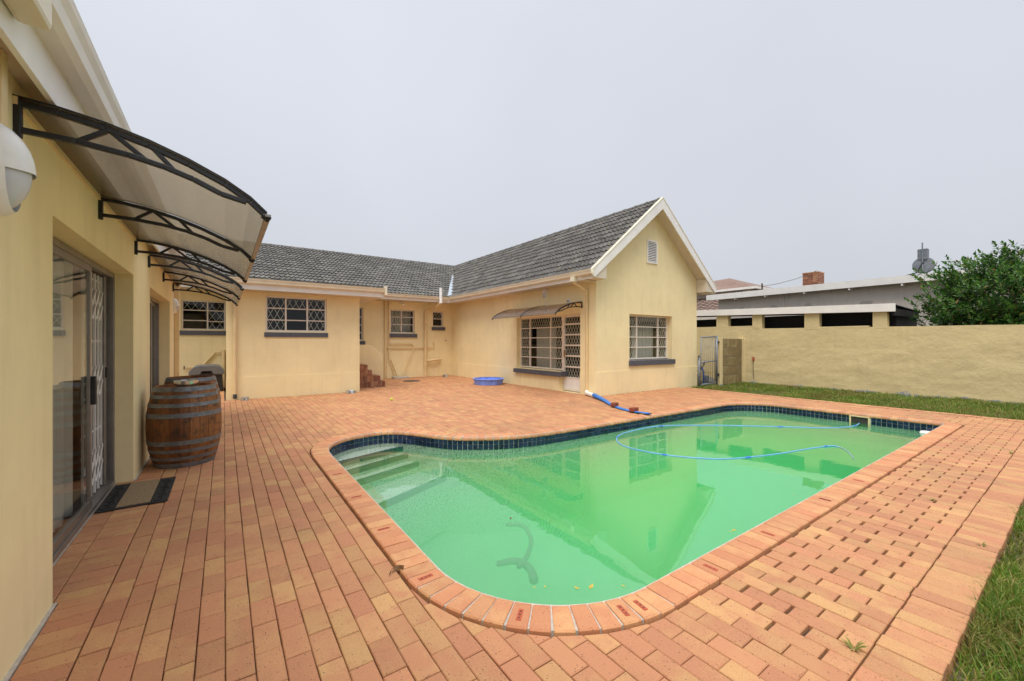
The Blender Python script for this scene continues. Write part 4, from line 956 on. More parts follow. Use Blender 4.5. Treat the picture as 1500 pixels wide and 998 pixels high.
# ------------------------------------------------------------------ barrels
def barrel(cx, cy, label, rot=0):
    t = thing('wine_barrel', label, 'barrel', (cx, cy, 0), 'wine barrels by the outbuilding wall'); H = 0.93; rh, rbg = 0.285, 0.362
    rad = lambda z: rh+(rbg-rh)*(1-((z-H/2)/(H/2))**2)
    n = 24; m = 12; sm = MB(); hw = math.pi/n*0.985; zs = [H*i/m for i in range(m+1)]
    for z in zs:
        for a in (-hw, -hw*0.96, 0, hw*0.96, hw): rr = rad(z)-(0.003 if abs(a) == hw else 0); sm.v.append((rr*math.cos(a), rr*math.sin(a), z))
    for i in range(m):
        for k in range(4): q = i*5+k; sm.f.append((q, q+1, q+6, q+5))
    b0 = len(sm.v)
    for a in (-hw, 0, hw): sm.v.append(((rh-0.028)*math.cos(a), (rh-0.028)*math.sin(a), H)); sm.v.append(((rh-0.028)*math.cos(a), (rh-0.028)*math.sin(a), H-0.06))
    e = m*5; sm.f += [(e, e+2, b0+2, b0), (e+2, e+4, b0+4, b0+2), (b0, b0+2, b0+3, b0+1), (b0+2, b0+4, b0+5, b0+3)]
    me = bpy.data.meshes.new('stave'); me.from_pydata(sm.v, [], sm.f); me.update(); me.materials.append(M['oak'])
    for k in range(n):
        o = link('stave', me, None, t, (0, 0, 0)); o.rotation_euler = (0, 0, rot+2*math.pi*k/n)
    for (f0, f1) in ((0.002, 0.058), (0.095, 0.138), (0.2, 0.245), (0.32, 0.375), (0.655, 0.71), (0.765, 0.805), (0.86, 0.90), (0.94, 0.998)):
        hp = MB(); z1, z0 = H*(1-f0), H*(1-f1); pr = [(rad(z0)-0.004, z0), (rad(z0)+0.004, z0), (rad((z0+z1)/2)+0.004, (z0+z1)/2), (rad(z1)+0.004, z1), (rad(z1)-0.004, z1)]
        hp.lathe(pr, (cx, cy, 0), 48); h_ = hp.build('hoop', 'galv', t); autosmooth(h_, 50)
    hd = MB(); r0 = rh-0.02; nb_ = 7
    for k in range(nb_):
        y0, y1 = -r0+2*r0*k/nb_+0.001, -r0+2*r0*(k+1)/nb_-0.001; pts = []
        for y in (y0, y1): xx = math.sqrt(max(0.0004, r0*r0-y*y)); pts.append((xx, y))
        hb2 = MB(); hb2.extr([(cx-pts[0][0], cy+y0, H-0.06), (cx+pts[0][0], cy+y0, H-0.06), (cx+pts[1][0], cy+y1, H-0.06), (cx-pts[1][0], cy+y1, H-0.06)], (0, 0, 0.02)); hb2.build('head_board', 'oak', t)
    return t
barrel(-0.385, 6.33, 'weathered oak barrel with grey hoops and a steel dish on top', 0.05)
barrel(-0.40, 7.75, 'oak barrel standing between the dish topped barrel and the kennel corner', 0.2)
ds = MB(); ds.lathe([(0.0, 0.0), (0.105, 0.0), (0.115, 0.012), (0.115, 0.105), (0.106, 0.105), (0.10, 0.014), (0.0, 0.012)], (-0.37, 6.22, 0.889), 32)
tag(autosmooth(ds.build('steel_dish', 'steel')), 'round steel dish on the rim of the nearer barrel head', 'dish')

# ------------------------------------------------------------------ door mat
mt_ = thing('doormat', 'brown doormat with black scrollwork borders in front of the sliding door', 'doormat', (-0.66, 5.24, 0.004))
mb = MB(); mb.box(-0.895, 4.84, 0.004, -0.42, 5.65, 0.012); mb.build('rubber_base', 'rubber', mt_, bevel=0.003)
mb = MB(); mb.box(-0.77, 4.87, 0.012, -0.545, 5.62, 0.019); mb.build('coir_panel', 'coir', mt_, bevel=0.003)
mb = MB()
for (xa, xb) in ((-0.885, -0.785), (-0.53, -0.43)):
    for k in range(7):
        yc = 4.91+k*0.105; xc = (xa+xb)/2; pts = []
        for j in range(14):
            a = j*0.62; r_ = 0.006+0.0033*j; pts.append((xc+r_*math.cos(a)*(1 if k % 2 else -1), yc+r_*math.sin(a), 0.014))
        mb.tube(pts, 0.004, 5)
    for xx in (xa, xb): mb.tube([(xx, 4.85, 0.014), (xx, 5.64, 0.014)], 0.004, 5)
mb.build('scrollwork', 'rubber', mt_)

# ------------------------------------------------------------------ kennel
kn = thing('dog_kennel', 'grey plastic dog kennel with dark base standing in the corner nook', 'kennel', (-0.42, 15.1, 0))
b_ = MB(); x0, x1, y0, y1 = -0.80, -0.02, 14.75, 15.6
# shell with arched front
arch = [(-0.56, 0.0), (-0.56, 0.36), (-0.52, 0.44), (-0.41, 0.49), (-0.30, 0.44), (-0.26, 0.36), (-0.26, 0.0)]
arch = [(a-0.0, z) for a, z in arch]
outl = [(x0, 0.0), (x0+0.03, 0.55), (x1-0.03, 0.55), (x1, 0.0)]
fv = [(x0, 0), (x0+0.03, 0.55), (-0.56, 0.55), (-0.41, 0.55), (-0.26, 0.55), (x1-0.03, 0.55), (x1, 0)]+arch
b_.add([(a, y0, z) for a, z in fv], [(0, 1, 2, 8, 7), (2, 3, 10, 9, 8), (3, 4, 12, 11, 10), (4, 5, 6, 13, 12)])
b_.add([(x0, y0, 0), (x0, y1, 0), (x0+0.03, y1, 0.55), (x0+0.03, y0, 0.55), (x1, y0, 0), (x1, y1, 0), (x1-0.03, y1, 0.55), (x1-0.03, y0, 0.55)], [(0, 1, 2, 3), (4, 7, 6, 5), (1, 5, 6, 2), (0, 4, 5, 1)])
b_.build('shell', 'kennel_d', kn)
b_ = MB(); pr = [(x0-0.03, 0.50), (x0-0.02, 0.60), (x0+0.10, 0.74), (x0+0.2, 0.765), (x1-0.2, 0.765), (x1-0.10, 0.74), (x1+0.02, 0.60), (x1+0.03, 0.50), (-0.25, 0.50), (-0.30, 0.60), (-0.52, 0.60), (-0.57, 0.50)]
b_.extr([(a, y0-0.05, z) for a, z in pr], (0, 0.95, 0)); b_.build('roof', 'kennel', kn, bevel=0.02)

# ------------------------------------------------------------------ bowls, ball, paddling pool, manhole
def bowl(x, y, label, r=0.13, h=0.065, mat='steel'):
    b = MB(); b.lathe([(0, 0.008), (r*0.7, 0.008), (r*0.86, h), (r*0.92, h), (r*1.0, 0.0), (r*0.9, 0.0)], (x, y, 0.002), 28)
    return tag(autosmooth(b.build('dog_bowl', mat)), label, 'bowl', 'steel dog bowls on the paving')
bowl(2.95, 12.15, 'wide steel dog bowl at the corner of the front room beside the steps', 0.15)
bowl(0.43, 12.14, 'small steel dog bowl beside the foot of the downpipe near the kennel', 0.09, 0.07)
bowl(7.50, 15.45, 'steel dog bowl in the inner corner near the soil pipe', 0.14, 0.10)
b_ = MB(); b_.lathe([(0.0328*math.sin(math.pi*i/10), 0.034-0.0328*math.cos(math.pi*i/10)) for i in range(11)], (3.38, 9.97, 0), 16)
tb = tag(b_.build('tennis_ball', 'ball', smooth=True), 'yellow green tennis ball lying on the open paving', 'ball')
pp = thing('paddling_pool', 'blue scalloped plastic paddling pool on the paving by the gabled wing', 'paddling pool', (7.42, 11.95, 0))
b_ = MB(); sc_ = lambda t, z: 1+0.085*abs(math.sin(t*5))*(1 if z > 0.01 else 0.6)
b_.lathe([(0, 0.004), (0.42, 0.004), (0.44, 0.03), (0.455, 0.18), (0.50, 0.185), (0.50, 0.165), (0.475, 0.15), (0.465, 0.0), (0, 0.0)], (7.42, 11.95, 0.004), 96, sc_); autosmooth(b_.build('tub', 'bluepool', pp), 50)
b_ = MB(); b_.lathe([(0.49, 0.178), (0.515, 0.19), (0.50, 0.203), (0.47, 0.195)], (7.42, 11.95, 0.004), 96, sc_); autosmooth(b_.build('rim', 'bluepool', pp), 60)
b_ = MB(); b_.lathe([(0, 0.012), (0.30, 0.012), (0.32, 0.002)], (5.68, 14.55, 0), 32); o = tag(b_.build('manhole_cover', 'bed'), 'dark round drain cover set in the paving near the gully', 'manhole')

# ------------------------------------------------------------------ rainwater outlet, layflat hose and the two bricks
op = MB(); op.tube([(8.07, 7.95, 0.10), (8.05, 7.92, 0.065), (8.0, 7.85, 0.06), (7.79, 7.36, 0.06)], 0.055, 14)
tag(autosmooth(op.build('drain_outlet_pipe', 'pvc')), 'white plastic pipe at the foot of the gable corner downpipe', 'pipe')
lh = [(7.83, 7.45), (7.72, 7.2), (7.52, 6.8), (7.33, 6.5), (7.1, 6.12), (6.98, 5.85), (6.88, 5.45), (6.80, 5.1), (6.77, 4.98)]
hm = MB(); n = len(lh)
for i, (x, y) in enumerate(lh):
    a = Vector(lh[max(i-1, 0)]); b = Vector(lh[min(i+1, n-1)]); d = (b-a).normalized(); s_ = Vector((-d.y, d.x)); wdt = 0.065 if i > 0 else 0.06; hh = (0.062, 0.05, 0.03, 0.02, 0.014, 0.016, 0.014, 0.012, 0.012)[i]; z0 = 0.0 if i < 7 else 0.034
    for k in range(8):
        an = 2*math.pi*k/8; hm.v.append((x+s_.x*wdt*math.cos(an), y+s_.y*wdt*math.cos(an), z0+hh+hh*math.sin(an)+0.003))
for i in range(n-1):
    for k in range(8): hm.f.append((i*8+k, i*8+(k+1) % 8, (i+1)*8+(k+1) % 8, (i+1)*8+k))
tag(hm.build('layflat_hose', 'blue', smooth=True), 'flat blue hose running over the paving to the pool edge', 'hose')
def loose_brick(x, y, a, label):
    b = MB(); b.obox((0, 0, 0.037), Vector((0.111, 0, 0)), Vector((0, 0.053, 0)), Vector((0, 0, 0.037))); o = b.build('loose_brick', 'redbrick', bevel=0.006); o.location = (x, y, 0.028); o.rotation_euler = (0.0, 0.02, a); return tag(o, label, 'brick', 'loose bricks holding down the blue hose')
loose_brick(7.08, 6.12, 0.35, 'loose red brick holding down the blue hose near the white pipe')
loose_brick(6.88, 5.44, 0.2, 'loose red brick on the blue hose close to the pool edge')

# ------------------------------------------------------------------ floating cleaner hose, float, leaves
hp_ = [(10.36, 2.70), (9.9, 2.68), (9.32, 2.90), (8.66, 3.49), (7.85, 4.21), (6.94, 4.80), (6.2, 4.86), (5.55, 4.72), (5.12, 4.28), (5.13, 3.69), (5.4, 3.2), (5.77, 2.9), (6.57, 2.64), (7.38, 2.47), (7.78, 2.30), (7.62, 2.05)]
zs_ = [0.0]*len(hp_); pts3 = [(x, y, WZ+0.002+(-0.12 if i == len(hp_)-1 else 0)) for i, (x, y) in enumerate(hp_)]
ext = [pts3[0]]+pts3+[(7.1, 1.9, WZ-0.5)]
hcu = catmull(ext, 10)
hz = thing('cleaner_hose', 'pale blue pool cleaner hose floating in a loop on the water', 'hose', (7, 3.5, WZ))
MB().tube(hcu, 0.0105, 8).build('hose', 'hose', hz, smooth=True)
for k in range(8, len(hcu)-12, 21): MB().tube([hcu[k], hcu[k+1]], 0.0135, 10).build('hose_cuff', 'hose_cuff', hz)
ch = thing('pool_cleaner', 'dim grey pool cleaner tail seen through the murky water', 'pool cleaner', (2.4, 2.7, -0.6))
def under(l, Z): return [tuple(ray(a, b, Z)) for a, b in l]
MB().tube(catmull(under([(735, 760), (742, 768), (765, 770), (778, 790), (772, 815), (760, 830), (752, 838)], -0.95), 6), 0.028, 8).build('tail', 'kennel', ch, smooth=True)
MB().tube(catmull(under([(700, 826), (728, 826), (755, 822), (775, 832), (782, 850), (780, 870)], -0.95), 6), [0.03+0.001*k for k in range(19)], 8).build('skirt', 'kennel', ch, smooth=True)
fl = MB(); fl.lathe([(0, 0.03), (0.07, 0.028), (0.09, 0.0), (0.07, -0.03)], (10.2, 1.72, WZ+0.01), 20); tag(autosmooth(fl.build('chlorine_float', 'pvc'), 60), 'white plastic float in the square corner of the pool', 'float')
for k, (px, py) in enumerate(((748, 760), (782, 762), (783, 861), (866, 860), (845, 862), (913, 859), (798, 860), (1070, 779), (1163, 725), (1075, 777))):
    p = ray(px, py, WZ); b = MB(); a = random.random()*6; L = random.uniform(0.012, 0.03) if k != 3 else 0.035
    d = Vector((math.cos(a), math.sin(a), 0)); s_ = Vector((-d.y, d.x, 0))
    b.add([p-d*L+Vector((0, 0, .004)), p+s_*L*0.4+Vector((0, 0, .003)), p+d*L+Vector((0, 0, .006)), p-s_*L*0.4+Vector((0, 0, .003))], [(0, 1, 2, 3)])
    tag(b.build('floating_leaf', 'leafyel' if k > 1 else 'leafdry'), ('brown leaf floating on the green water away from the coping' if k < 2 else 'yellow leaf floating on the green water by the long straight coping' if px > 1000 else 'largest yellow leaf floating on the green water by the curved coping' if k == 3 else 'small yellow leaf floating on the green water by the curved coping'), 'leaf', 'leaves floating on the pool')
p = ray(577, 836, 0.0); b = MB()
for k in range(6):
    t0 = k/5; b.v += [(p.x-0.05+0.09*t0, p.y-0.05+0.03*math.sin(3*t0), 0.012+0.015*math.sin(5*t0)), (p.x-0.05+0.09*t0+0.01, p.y-0.05+0.03*math.sin(3*t0)+0.028*math.sin(3.1*t0+0.05), 0.008+0.006*k % 3)]
    if k: b.f.append((2*k-2, 2*k, 2*k+1, 2*k-1))
tag(b.build('dead_leaf', 'leafdry'), 'curled brown dead leaf beside the pool coping', 'leaf')

# ------------------------------------------------------------------ gate and block pier
gt = thing('garden_gate', 'grey tubular steel gate between the gable corner and the block pier', 'gate', (13.3, 7.35, 0))
def tube(pts, r, name, par=gt, mat='gate', n=8): return MB().tube(pts, r, n).build(name, mat, par, smooth=True)
tube([(12.56, 7.36, -0.07), (12.56, 7.36, 1.0)], 0.035, 'post'); 
for (a, b) in (((12.68, 1.60), (13.62, 1.63)), ((12.68, 0.78), (13.62, 0.82)), ((12.68, 0.06), (13.62, 0.06))): tube([(a[0], 7.36, a[1]), (b[0], 7.36, b[1])], 0.02, 'rail')
tube([(13.64, 7.36, 0.02), (13.64, 7.36, 1.66)], 0.035, 'stile'); tube([(12.68, 7.36, 0.04), (12.68, 7.36, 1.60)], 0.018, 'stile')
for k in range(7): x = 12.80+k*0.118; tube([(x, 7.36, 0.06), (x, 7.36, 1.61)], 0.009, 'bar', n=6)
for z in (0.3, 1.4): MB().box(13.64, 7.32, z, 13.74, 7.40, z+0.08).build('hinge', 'black', gt)
MB().box(12.45, 7.31, 1.0, 12.60, 7.36, 1.05).build('latch', 'steel', gt)
pr_ = thing('block_pier', 'stained cement block panel between cream posts beside the gate', 'wall', (14.6, 7.4, 0))
MB().box(13.76, 7.30, -0.08, 13.93, 7.50, 1.60).build('post', 'bound', pr_, bevel=0.01); MB().box(15.33, 7.30, -0.08, 15.50, 7.50, 1.59).build('post', 'bound', pr_, bevel=0.01)
MB().box(13.93, 7.36, -0.08, 15.33, 7.48, 1.555).build('mortar_core', 'mortar', pr_)
for r_ in range(5):
    z0 = -0.03+r_*0.32; xs_ = [13.935, 14.62, 15.325] if r_ % 2 else [13.935, 14.3, 14.98, 15.325]
    for k in range(len(xs_)-1):
        MB().box(xs_[k]+0.011, 7.34+rnd(0.004), z0+0.011, xs_[k+1]-0.011, 7.37, z0+0.312).build('block', 'block', pr_, bevel=0.006)
gt2 = thing('water_meter', 'pipes and blue valve standing behind the gate', 'tap', (13.55, 7.7, 0))
tube([(13.5, 7.75, 0), (13.5, 7.75, 0.45), (13.35, 7.75, 0.6)], 0.03, 'pipe', gt2, 'hose_cuff'); tube([(13.2, 7.8, 0.45), (13.4, 7.7, 0.62), (13.5, 7.7, 0.8)], 0.02, 'pipe', gt2, 'black'); MB().box(13.5, 7.62, 0.0, 13.62, 7.75, 0.3).build('meter_box', 'gate', gt2, bevel=0.02); MB().box(12.9, 7.8, 0.0, 13.35, 8.0, 0.35).build('plinth', 'bark', gt2, bevel=0.03)

# ------------------------------------------------------------------ boundary wall, carport
bw = thing('boundary_wall', 'long rough plastered cream boundary wall behind the grass strip', 'wall', (15.5, 3, 0))
mb = MB(); ny, nz = 170, 34; Y0, Y1 = -6.0, 13.0
top = lambda y: 1.85+0.01*y if y < 6.9 else 2.03
for j in range(nz+1):
    for i in range(ny+1):
        y = Y0+(Y1-Y0)*i/ny; z = -0.1+(top(y)+0.1)*j/nz
        a = noise.noise(Vector((y*1.1, z*2.6, 3.1)))*0.015+noise.noise(Vector((y*3.5, z*7, 1.3)))*0.006
        k = 1.0 if z < 1.3 else 0.45
        mb.v.append((15.40+a*k, y, z+(noise.noise(Vector((y*0.9, 5, 2)))*0.012 if j == nz else 0)))
for j in range(nz):
    for i in range(ny): q = j*(ny+1)+i; mb.f.append((q+1, q, q+ny+1, q+ny+2))
k0 = len(mb.v)
for i in range(ny+1): v = mb.v[nz*(ny+1)+i]; mb.v.append((15.62, v[1], v[2])); mb.v.append((15.62, v[1], -0.1))
for i in range(ny): q = nz*(ny+1)+i; mb.f += [(q+1, q, k0+2*i, k0+2*i+2), (k0+2*i+2, k0+2*i, k0+2*i+1, k0+2*i+3)]
mb.build('wall', 'bound', bw, smooth=False)
rfz = lambda y: 2.30+(y-3.2)*0.029
for (a, b) in ((7.88, 8.32), (6.70, 7.02), (5.01, 5.42), (3.39, 3.71)):
    MB().extr([(15.395, a, top(a)-0.06), (15.395, b, top(b)-0.06), (15.395, b, rfz(b)+0.02), (15.395, a, rfz(a)+0.02)], (0.225, 0, 0)).build('pillar', 'bound', bw, bevel=0.008)
MB().box(15.398, 3.80, 1.86, 15.61, 5.02, 1.925).build('coping', 'bound', bw, bevel=0.01)
MB().tube([(15.375, 6.97, 0.86), (15.37, 6.98, 0.55), (15.375, 6.96, 0.15)], 0.008, 5).build('rusty_wire', 'bark', bw); MB().box(15.35, 6.94, 0.78, 15.40, 7.0, 0.92).build('rusty_bracket', 'redclay', bw, bevel=0.01)
cpt = thing('carport', 'neighbouring carport with white roof edge and dark openings above the boundary wall', 'carport', (17, 6, 0))
MB().extr([(15.30, 3.2, rfz(3.2)), (15.30, 13, rfz(13)), (15.30, 13, rfz(13)+0.215), (15.30, 3.2, rfz(3.2)+0.225)], (0.06, 0, 0)).build('fascia', 'white', cpt, bevel=0.004)
mb = MB(); n = 60
for i in range(n+1):
    x = 15.36+3.0*i/n
    for yy in (3.22, 13.0): mb.v.append((x, yy, rfz(yy)+0.20+0.018*math.sin(i*2.1)-0.03*(x-15.36)))
    if i: mb.f.append((2*i-2, 2*i-1, 2*i+1, 2*i))
mb.build('roof_sheet', 'kennel_d', cpt)
MB().box(15.37, 3.24, 2.20, 18.2, 3.30, 2.40).build('end_beam', 'shade', cpt)
MB().box(15.95, 3.3, 0.0, 15.97, 13, 2.35).build('shade_net', 'shade', cpt); MB().box(15.97, 3.3, 0.0, 18.3, 3.32, 2.25).build('shade_net', 'shade', cpt)

# ------------------------------------------------------------------ neighbouring houses
nh = thing('neighbour_house', 'low grey beige neighbouring house with white sloping roof edge and brick chimney', 'house', (22, 6, 0))
MB().box(20.0, 2.0, -0.1, 27, 10.7, 3.56).build('wall', 'greywall', nh)
MB().extr([(19.6, 1.6, 3.54), (19.6, 11.1, 3.50), (19.6, 11.1, 3.76), (19.6, 1.6, 3.80)], (0.05, 0, 0)).build('fascia', 'white', nh)
MB().extr([(19.65, 1.6, 3.79), (19.65, 11.1, 3.75), (19.65, 11.1, 3.62), (19.65, 1.6, 3.62)], (8, 0, 0)).build('roof', 'greywall', nh)
MB().box(19.66, 1.65, 3.55, 20.0, 11.05, 3.57).build('soffit', 'greywall', nh)
for y in (3.9, 5.4, 6.9, 8.4, 9.7): MB().box(19.62, y, 3.44, 19.99, y+0.05, 3.548).build('rafter_tail', 'white', nh)
ck = MB(); ck.box(20.6, 6.75, 3.6, 21.2, 7.3, 4.40); cko = ck.build('chimney', 'mortar', nh)
for r_ in range(10):
    for (xa, ya, xb, yb) in ((20.58, 6.74, 20.6, 7.31), (20.58, 6.72, 21.21, 6.75)):
        nbk = 3
        for k in range(nbk):
            b = MB(); z0 = 3.62+r_*0.078
            if xb-xa < 0.1: b.box(xa, ya+(yb-ya)*k/nbk+0.004, z0, xb, ya+(yb-ya)*(k+1)/nbk-0.004, z0+0.068)
            else: b.box(xa+(xb-xa)*k/nbk+0.004, ya, z0, xa+(xb-xa)*(k+1)/nbk-0.004, yb, z0+0.068)
            b.build('brick', 'stepbrick', cko)
MB().box(20.57, 6.71, 4.398, 21.22, 7.32, 4.44).build('chimney_cap', 'stepbrick', cko)
for (y, z) in ((9.6, 2.95), (8.2, 2.95), (6.9, 2.92), (5.0, 2.92)):      # chipped plaster patches
    b = MB(); pts = [(19.995, y+0.22*math.cos(a)*random.uniform(.6, 1.1), z+0.14*math.sin(a)*random.uniform(.6, 1.1)) for a in [k*0.63 for k in range(10)]]; b.extr(pts, (0.02, 0, 0)); b.build('bare_patch', 'mortar', nh)
MB().tube([(19.98, 7.8, 3.5), (19.98, 7.8, 2.4)], 0.03, 8).build('downpipe', 'greywall', nh)
dsn = thing('satellite_dish', 'grey round dish with square box and thin mast on the neighbouring roof', 'dish', (20.6, 3.5, 3.78))
DC = Vector((20.5, 3.52, 4.20)); dn_ = Vector((-0.95, -0.3, 0.05)).normalized()
b = MB(); a_ = dn_.cross(Vector((0, 0, 1))).normalized(); b2_ = a_.cross(dn_)
for (r_, d_) in ((0, -0.02), (0.15, -0.015), (0.27, 0.0), (0.30, 0.02), (0.30, 0.035), (0.27, 0.01), (0.0, -0.01)):
    b.v += [tuple(DC-dn_*d_+a_*r_*math.cos(k*math.pi/12)+b2_*r_*math.sin(k*math.pi/12)) for k in range(24)]
for i in range(6):
    for k in range(24): b.f.append((i*24+k, i*24+(k+1) % 24, (i+1)*24+(k+1) % 24, (i+1)*24+k))
b.build('dish', 'dishgrey', dsn)
MB().box(20.45, 3.42, 4.40, 20.72, 3.68, 4.78).build('box', 'dishgrey', dsn, bevel=0.01); MB().tube([(20.45, 3.55, 3.75), (20.45, 3.55, 5.0)], 0.02, 6).build('mast', 'gate', dsn)
MB().tube([(20.4, 4.3, 3.78), (20.45, 3.7, 3.95), (20.45, 3.52, 4.3)], 0.025, 6).build('cable', 'black', dsn); MB().box(20.3, 3.1, 3.75, 20.9, 3.95, 3.83).build('base_frame', 'black', dsn)
fh = thing('far_house', 'far two storey house with brown hipped roof behind the gabled wing', 'house', (32, 17, 0))
MB().box(30.6, 14.1, -0.1, 38, 24, 5.2).build('wall', 'greywall', fh)
b = MB(); b.add([(30.0, 13.45, 5.18), (38.6, 13.45, 5.18), (38.6, 25, 5.18), (30.0, 25, 5.18), (33.5, 17.0, 6.6), (34.5, 21, 6.6)], [(0, 4, 5, 3), (0, 1, 4), (1, 2, 5, 4), (2, 3, 5), (0, 3, 2, 1)]); b.build('roof', 'tilefar', fh)
MB().box(29.9, 13.38, 5.14, 38.7, 13.46, 5.3).build('fascia', 'white', fh); MB().box(29.9, 13.46, 5.14, 29.99, 25, 5.3).build('fascia', 'white', fh)
b = MB(); n = 40
for r_ in range(8):
    for i in range(n+1):
        y = 14.4+9*i/n
        for (t_, dz) in ((r_/8, 0.05), ((r_+1)/8, 0.0)): b.v.append((27.6+2.9*t_, y, 3.6+1.2*t_+dz+0.04*abs(math.sin(i*1.57))))
    o_ = r_*2*(n+1)
    for i in range(n): b.f.append((o_+2*i, o_+2*i+2, o_+2*i+3, o_+2*i+1))
b.build('lower_roof', 'tilefar', fh); MB().box(27.8, 14.5, -0.1, 30.59, 23, 3.62).build('wall', 'greywall', fh)
w_ = MB(); w_.box(30.57, 14.6, 4.9, 30.6, 15.3, 5.1); w_.build('window', 'inner', fh)
ap = MB(); ap.tube([(26, 11.3, 0), (26, 11.3, 4.9)], 0.05, 6); tag(ap.build('utility_post', 'bark'), 'thin brown utility post standing between the neighbouring houses', 'post')
wr = MB(); wr.tube([(26, 11.3, 4.72), (24.5, 9.8, 4.60), (23, 8.4, 4.55), (21.2, 7.0, 4.56)], 0.012, 5); tag(wr.build('overhead_wire', 'black'), 'thin overhead wire from the utility post to the brick chimney', 'wire')

# ------------------------------------------------------------------ shrub behind the wall
tr_ = thing('leafy_tree', 'bushy green tree with glossy leaves growing behind the boundary wall', 'tree', (17.3, 0.9, -0.07))
rs = random.Random(11)
tk = MB(); tips = []
C0 = Vector((17.0, 0.95, 2.35)); RAD = Vector((1.35, 1.95, 1.42))
tk.tube([(17.3, 0.9, -0.1), (17.25, 0.9, 0.6), (17.3, 0.95, 1.2)], [0.11, 0.09, 0.075], 8)
for k in range(26):
    a = rs.uniform(0, 6.28); el = rs.uniform(-0.15, 1.3); d = Vector((math.cos(a)*math.cos(el)*RAD.x, math.sin(a)*math.cos(el)*RAD.y, math.sin(el)*RAD.z))
    s_ = Vector((17.3, 0.95, 1.2)); e_ = C0+d*0.8; m_ = s_.lerp(e_, 0.5)+Vector((0, 0, 0.15))
    tk.tube([s_, m_, e_], [0.045, 0.025, 0.008], 5)
tk.build('trunk', 'bark', tr_, smooth=True)
lm = MB(); tw = MB()
def leaf(p, d, up, L, wd):
    s_ = d.cross(up)
    if s_.length < 1e-3: s_ = Vector((1, 0, 0))
    s_.normalize(); n_ = s_.cross(d).normalized()
    b = len(lm.v); q = [p, p+d*L*0.35+s_*wd+n_*L*0.03, p+d*L*0.75+s_*wd*0.7+n_*L*0.02, p+d*L-n_*L*0.08, p+d*L*0.75-s_*wd*0.7+n_*L*0.02, p+d*L*0.35-s_*wd+n_*L*0.03, p+d*L*0.4-n_*L*0.04]
    lm.v += [tuple(x) for x in q]; lm.f += [(b, b+1, b+6), (b+1, b+2, b+3, b+6), (b+3, b+4, b+5, b+6), (b+5, b, b+6)]
clump = [Vector((rs.gauss(0, 1), rs.gauss(0, 1), rs.gauss(0, 1))) for _ in range(30)]
cnt = 0; tries = 0
while cnt < 2300 and tries < 30000:
    tries += 1
    d = Vector((rs.gauss(0, 1), rs.gauss(0, 1), rs.gauss(0, 1))).normalized(); rr = rs.uniform(0.3, 1.0)**0.5
    lump = 1+0.38*noise.noise(d*2.2+Vector((3, 1, 4)))+0.16*noise.noise(d*6)
    p = C0+Vector((d.x*RAD.x, d.y*RAD.y, d.z*RAD.z))*rr*lump
    if rs.random() < 0.06 and d.z > 0.1: p = p+Vector((d.x*0.2, d.y*0.2, 0.12+0.22*rs.random()))
    if p.z < 1.3 or p.x < 15.68: continue
    if noise.noise(p*1.7) < -0.34: continue
    cnt += 1
    ax = (Vector((d.x*0.7, d.y*0.7, 0.55+0.5*rs.random()))+Vector((rs.gauss(0, .25), rs.gauss(0, .25), 0))).normalized(); L = rs.uniform(0.18, 0.34)
    tw.tube([p-ax*0.05, p+ax*L], [0.006, 0.003], 4, False)
    n = rs.randint(10, 15)
    side = ax.cross(Vector((0.3, 0.5, 0.1))).normalized(); sd2 = ax.cross(side)
    for k in range(n):
        t_ = k/n; an = k*2.4+rs.random(); ld = (side*math.cos(an)+sd2*math.sin(an))*(1.05-0.75*t_)+ax*(0.35+0.7*t_)
        leaf(p+ax*L*t_, ld.normalized(), ax, rs.uniform(0.08, 0.14)*(1.1-0.35*t_), rs.uniform(0.019, 0.031))
lm.build('crown', 'leaf', tr_); tw.build('twigs', 'bark', tr_)

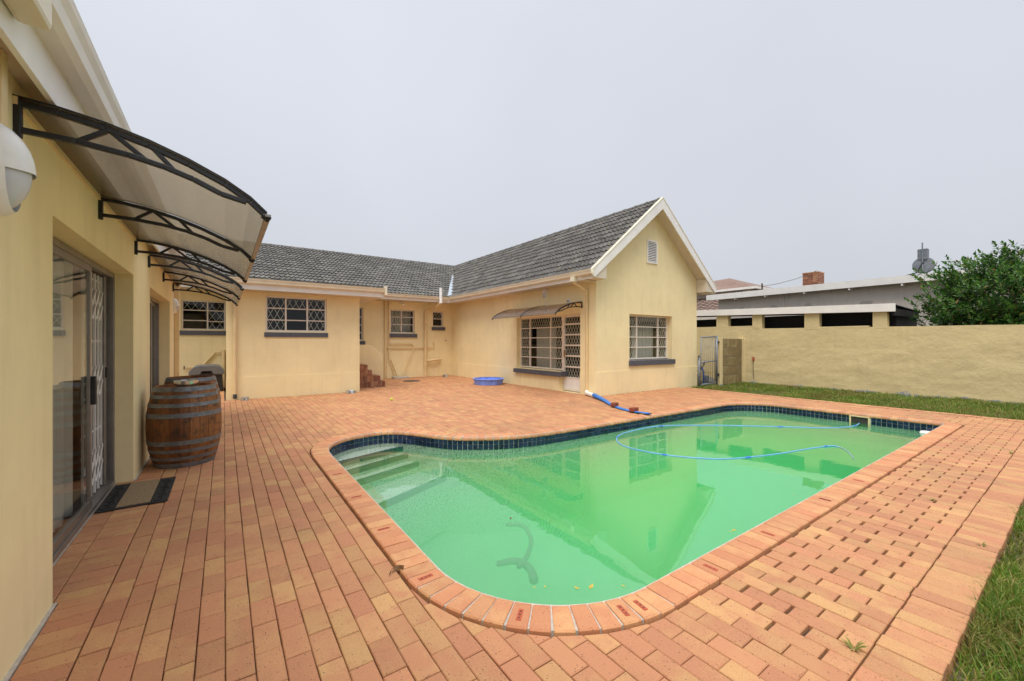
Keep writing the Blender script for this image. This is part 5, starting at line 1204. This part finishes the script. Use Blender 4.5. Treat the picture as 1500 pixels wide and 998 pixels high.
# ------------------------------------------------------------------ lawns
def lawn_patch(name, quad, z=-0.062):
    return struct(MB().add([(x, y, z) for x, y in quad], [tuple(range(len(quad)))]).build(name, 'soil'))
lawn = lawn_patch('lawn', [(12.13, -6), (15.5, -6), (15.5, 7.9), (12.13, 7.9)]); lawn2 = lawn_patch('lawn', [(-3, -6), (12.13, -6), (12.13, 0.36), (-3, 0.36)])
def blades(x0, x1, y0, y1, n, h0, h1, wd, seed, keep=None):
    q = random.Random(seed); mb = MB()
    for _ in range(n):
        x = q.uniform(x0, x1); y = q.uniform(y0, y1)
        dn2 = noise.noise(Vector((x*1.6, y*1.6, 0.5)))
        if dn2 < -0.25 and q.random() < 0.6: continue
        if keep and not keep(x, y): continue
        h = q.uniform(h0, h1)*(1+0.5*dn2); a = q.uniform(0, 6.28); b = q.uniform(0, 6.28); le = q.uniform(0.2, 1.1)*h
        sx_, sy_ = math.cos(a)*wd, math.sin(a)*wd; lx, ly = math.cos(b)*le, math.sin(b)*le; z = -0.062
        k = len(mb.v)
        mb.v += [(x-sx_, y-sy_, z), (x+sx_, y+sy_, z), (x+lx*0.4+sx_*0.7, y+ly*0.4+sy_*0.7, z+h*0.65), (x+lx*0.4-sx_*0.7, y+ly*0.4-sy_*0.7, z+h*0.65), (x+lx, y+ly, z+h)]
        mb.f += [(k, k+1, k+2, k+3), (k+3, k+2, k+4)]
    return mb
gr = stuff(blades(12.12, 15.42, -1.0, 7.5, 42000, 0.05, 0.11, 0.006, 3).build('grass', 'grass')); tag(gr, 'short mown grass strip along the boundary wall', 'grass')
gr = stuff(blades(2.3, 7.6, -0.75, 0.375, 52000, 0.03, 0.085, 0.0034, 4).build('grass', 'grass')); tag(gr, 'grass growing against the raised edge of the paving', 'grass')
# weeds in the joints
def weed(px, py, n, h, label):
    p = ray(px, py, 0); t = thing('weed', label, 'weed', (p.x, p.y, -0.01), 'weeds in the paving joints'); b = MB(); q = random.Random(int(px))
    for k in range(n):
        a = q.uniform(0, 6.28); l = q.uniform(0.4, 1)*h; d = Vector((math.cos(a), math.sin(a), 0)); s_ = Vector((-d.y, d.x, 0))*0.004; o_ = Vector((p.x, p.y, -0.01))
        b.add([o_-s_, o_+s_, o_+d*l*0.5+s_+Vector((0, 0, l*0.6)), o_+d*l*0.5-s_+Vector((0, 0, l*0.6)), o_+d*l+Vector((0, 0, l*0.75))], [(0, 1, 2, 3), (3, 2, 4)])
    b.build('blades', 'grass', t)
weed(1250, 952, 16, 0.07, 'tuft of grass growing in the border joint near the front lawn')
weed(1365, 733, 9, 0.05, 'tiny weed sprouting between bricks by the pool coping')
weed(1438, 800, 8, 0.05, 'small weed sprouting on the border course of bricks')
weed(1482, 665, 9, 0.06, 'small weed in the dark joint of the border course')
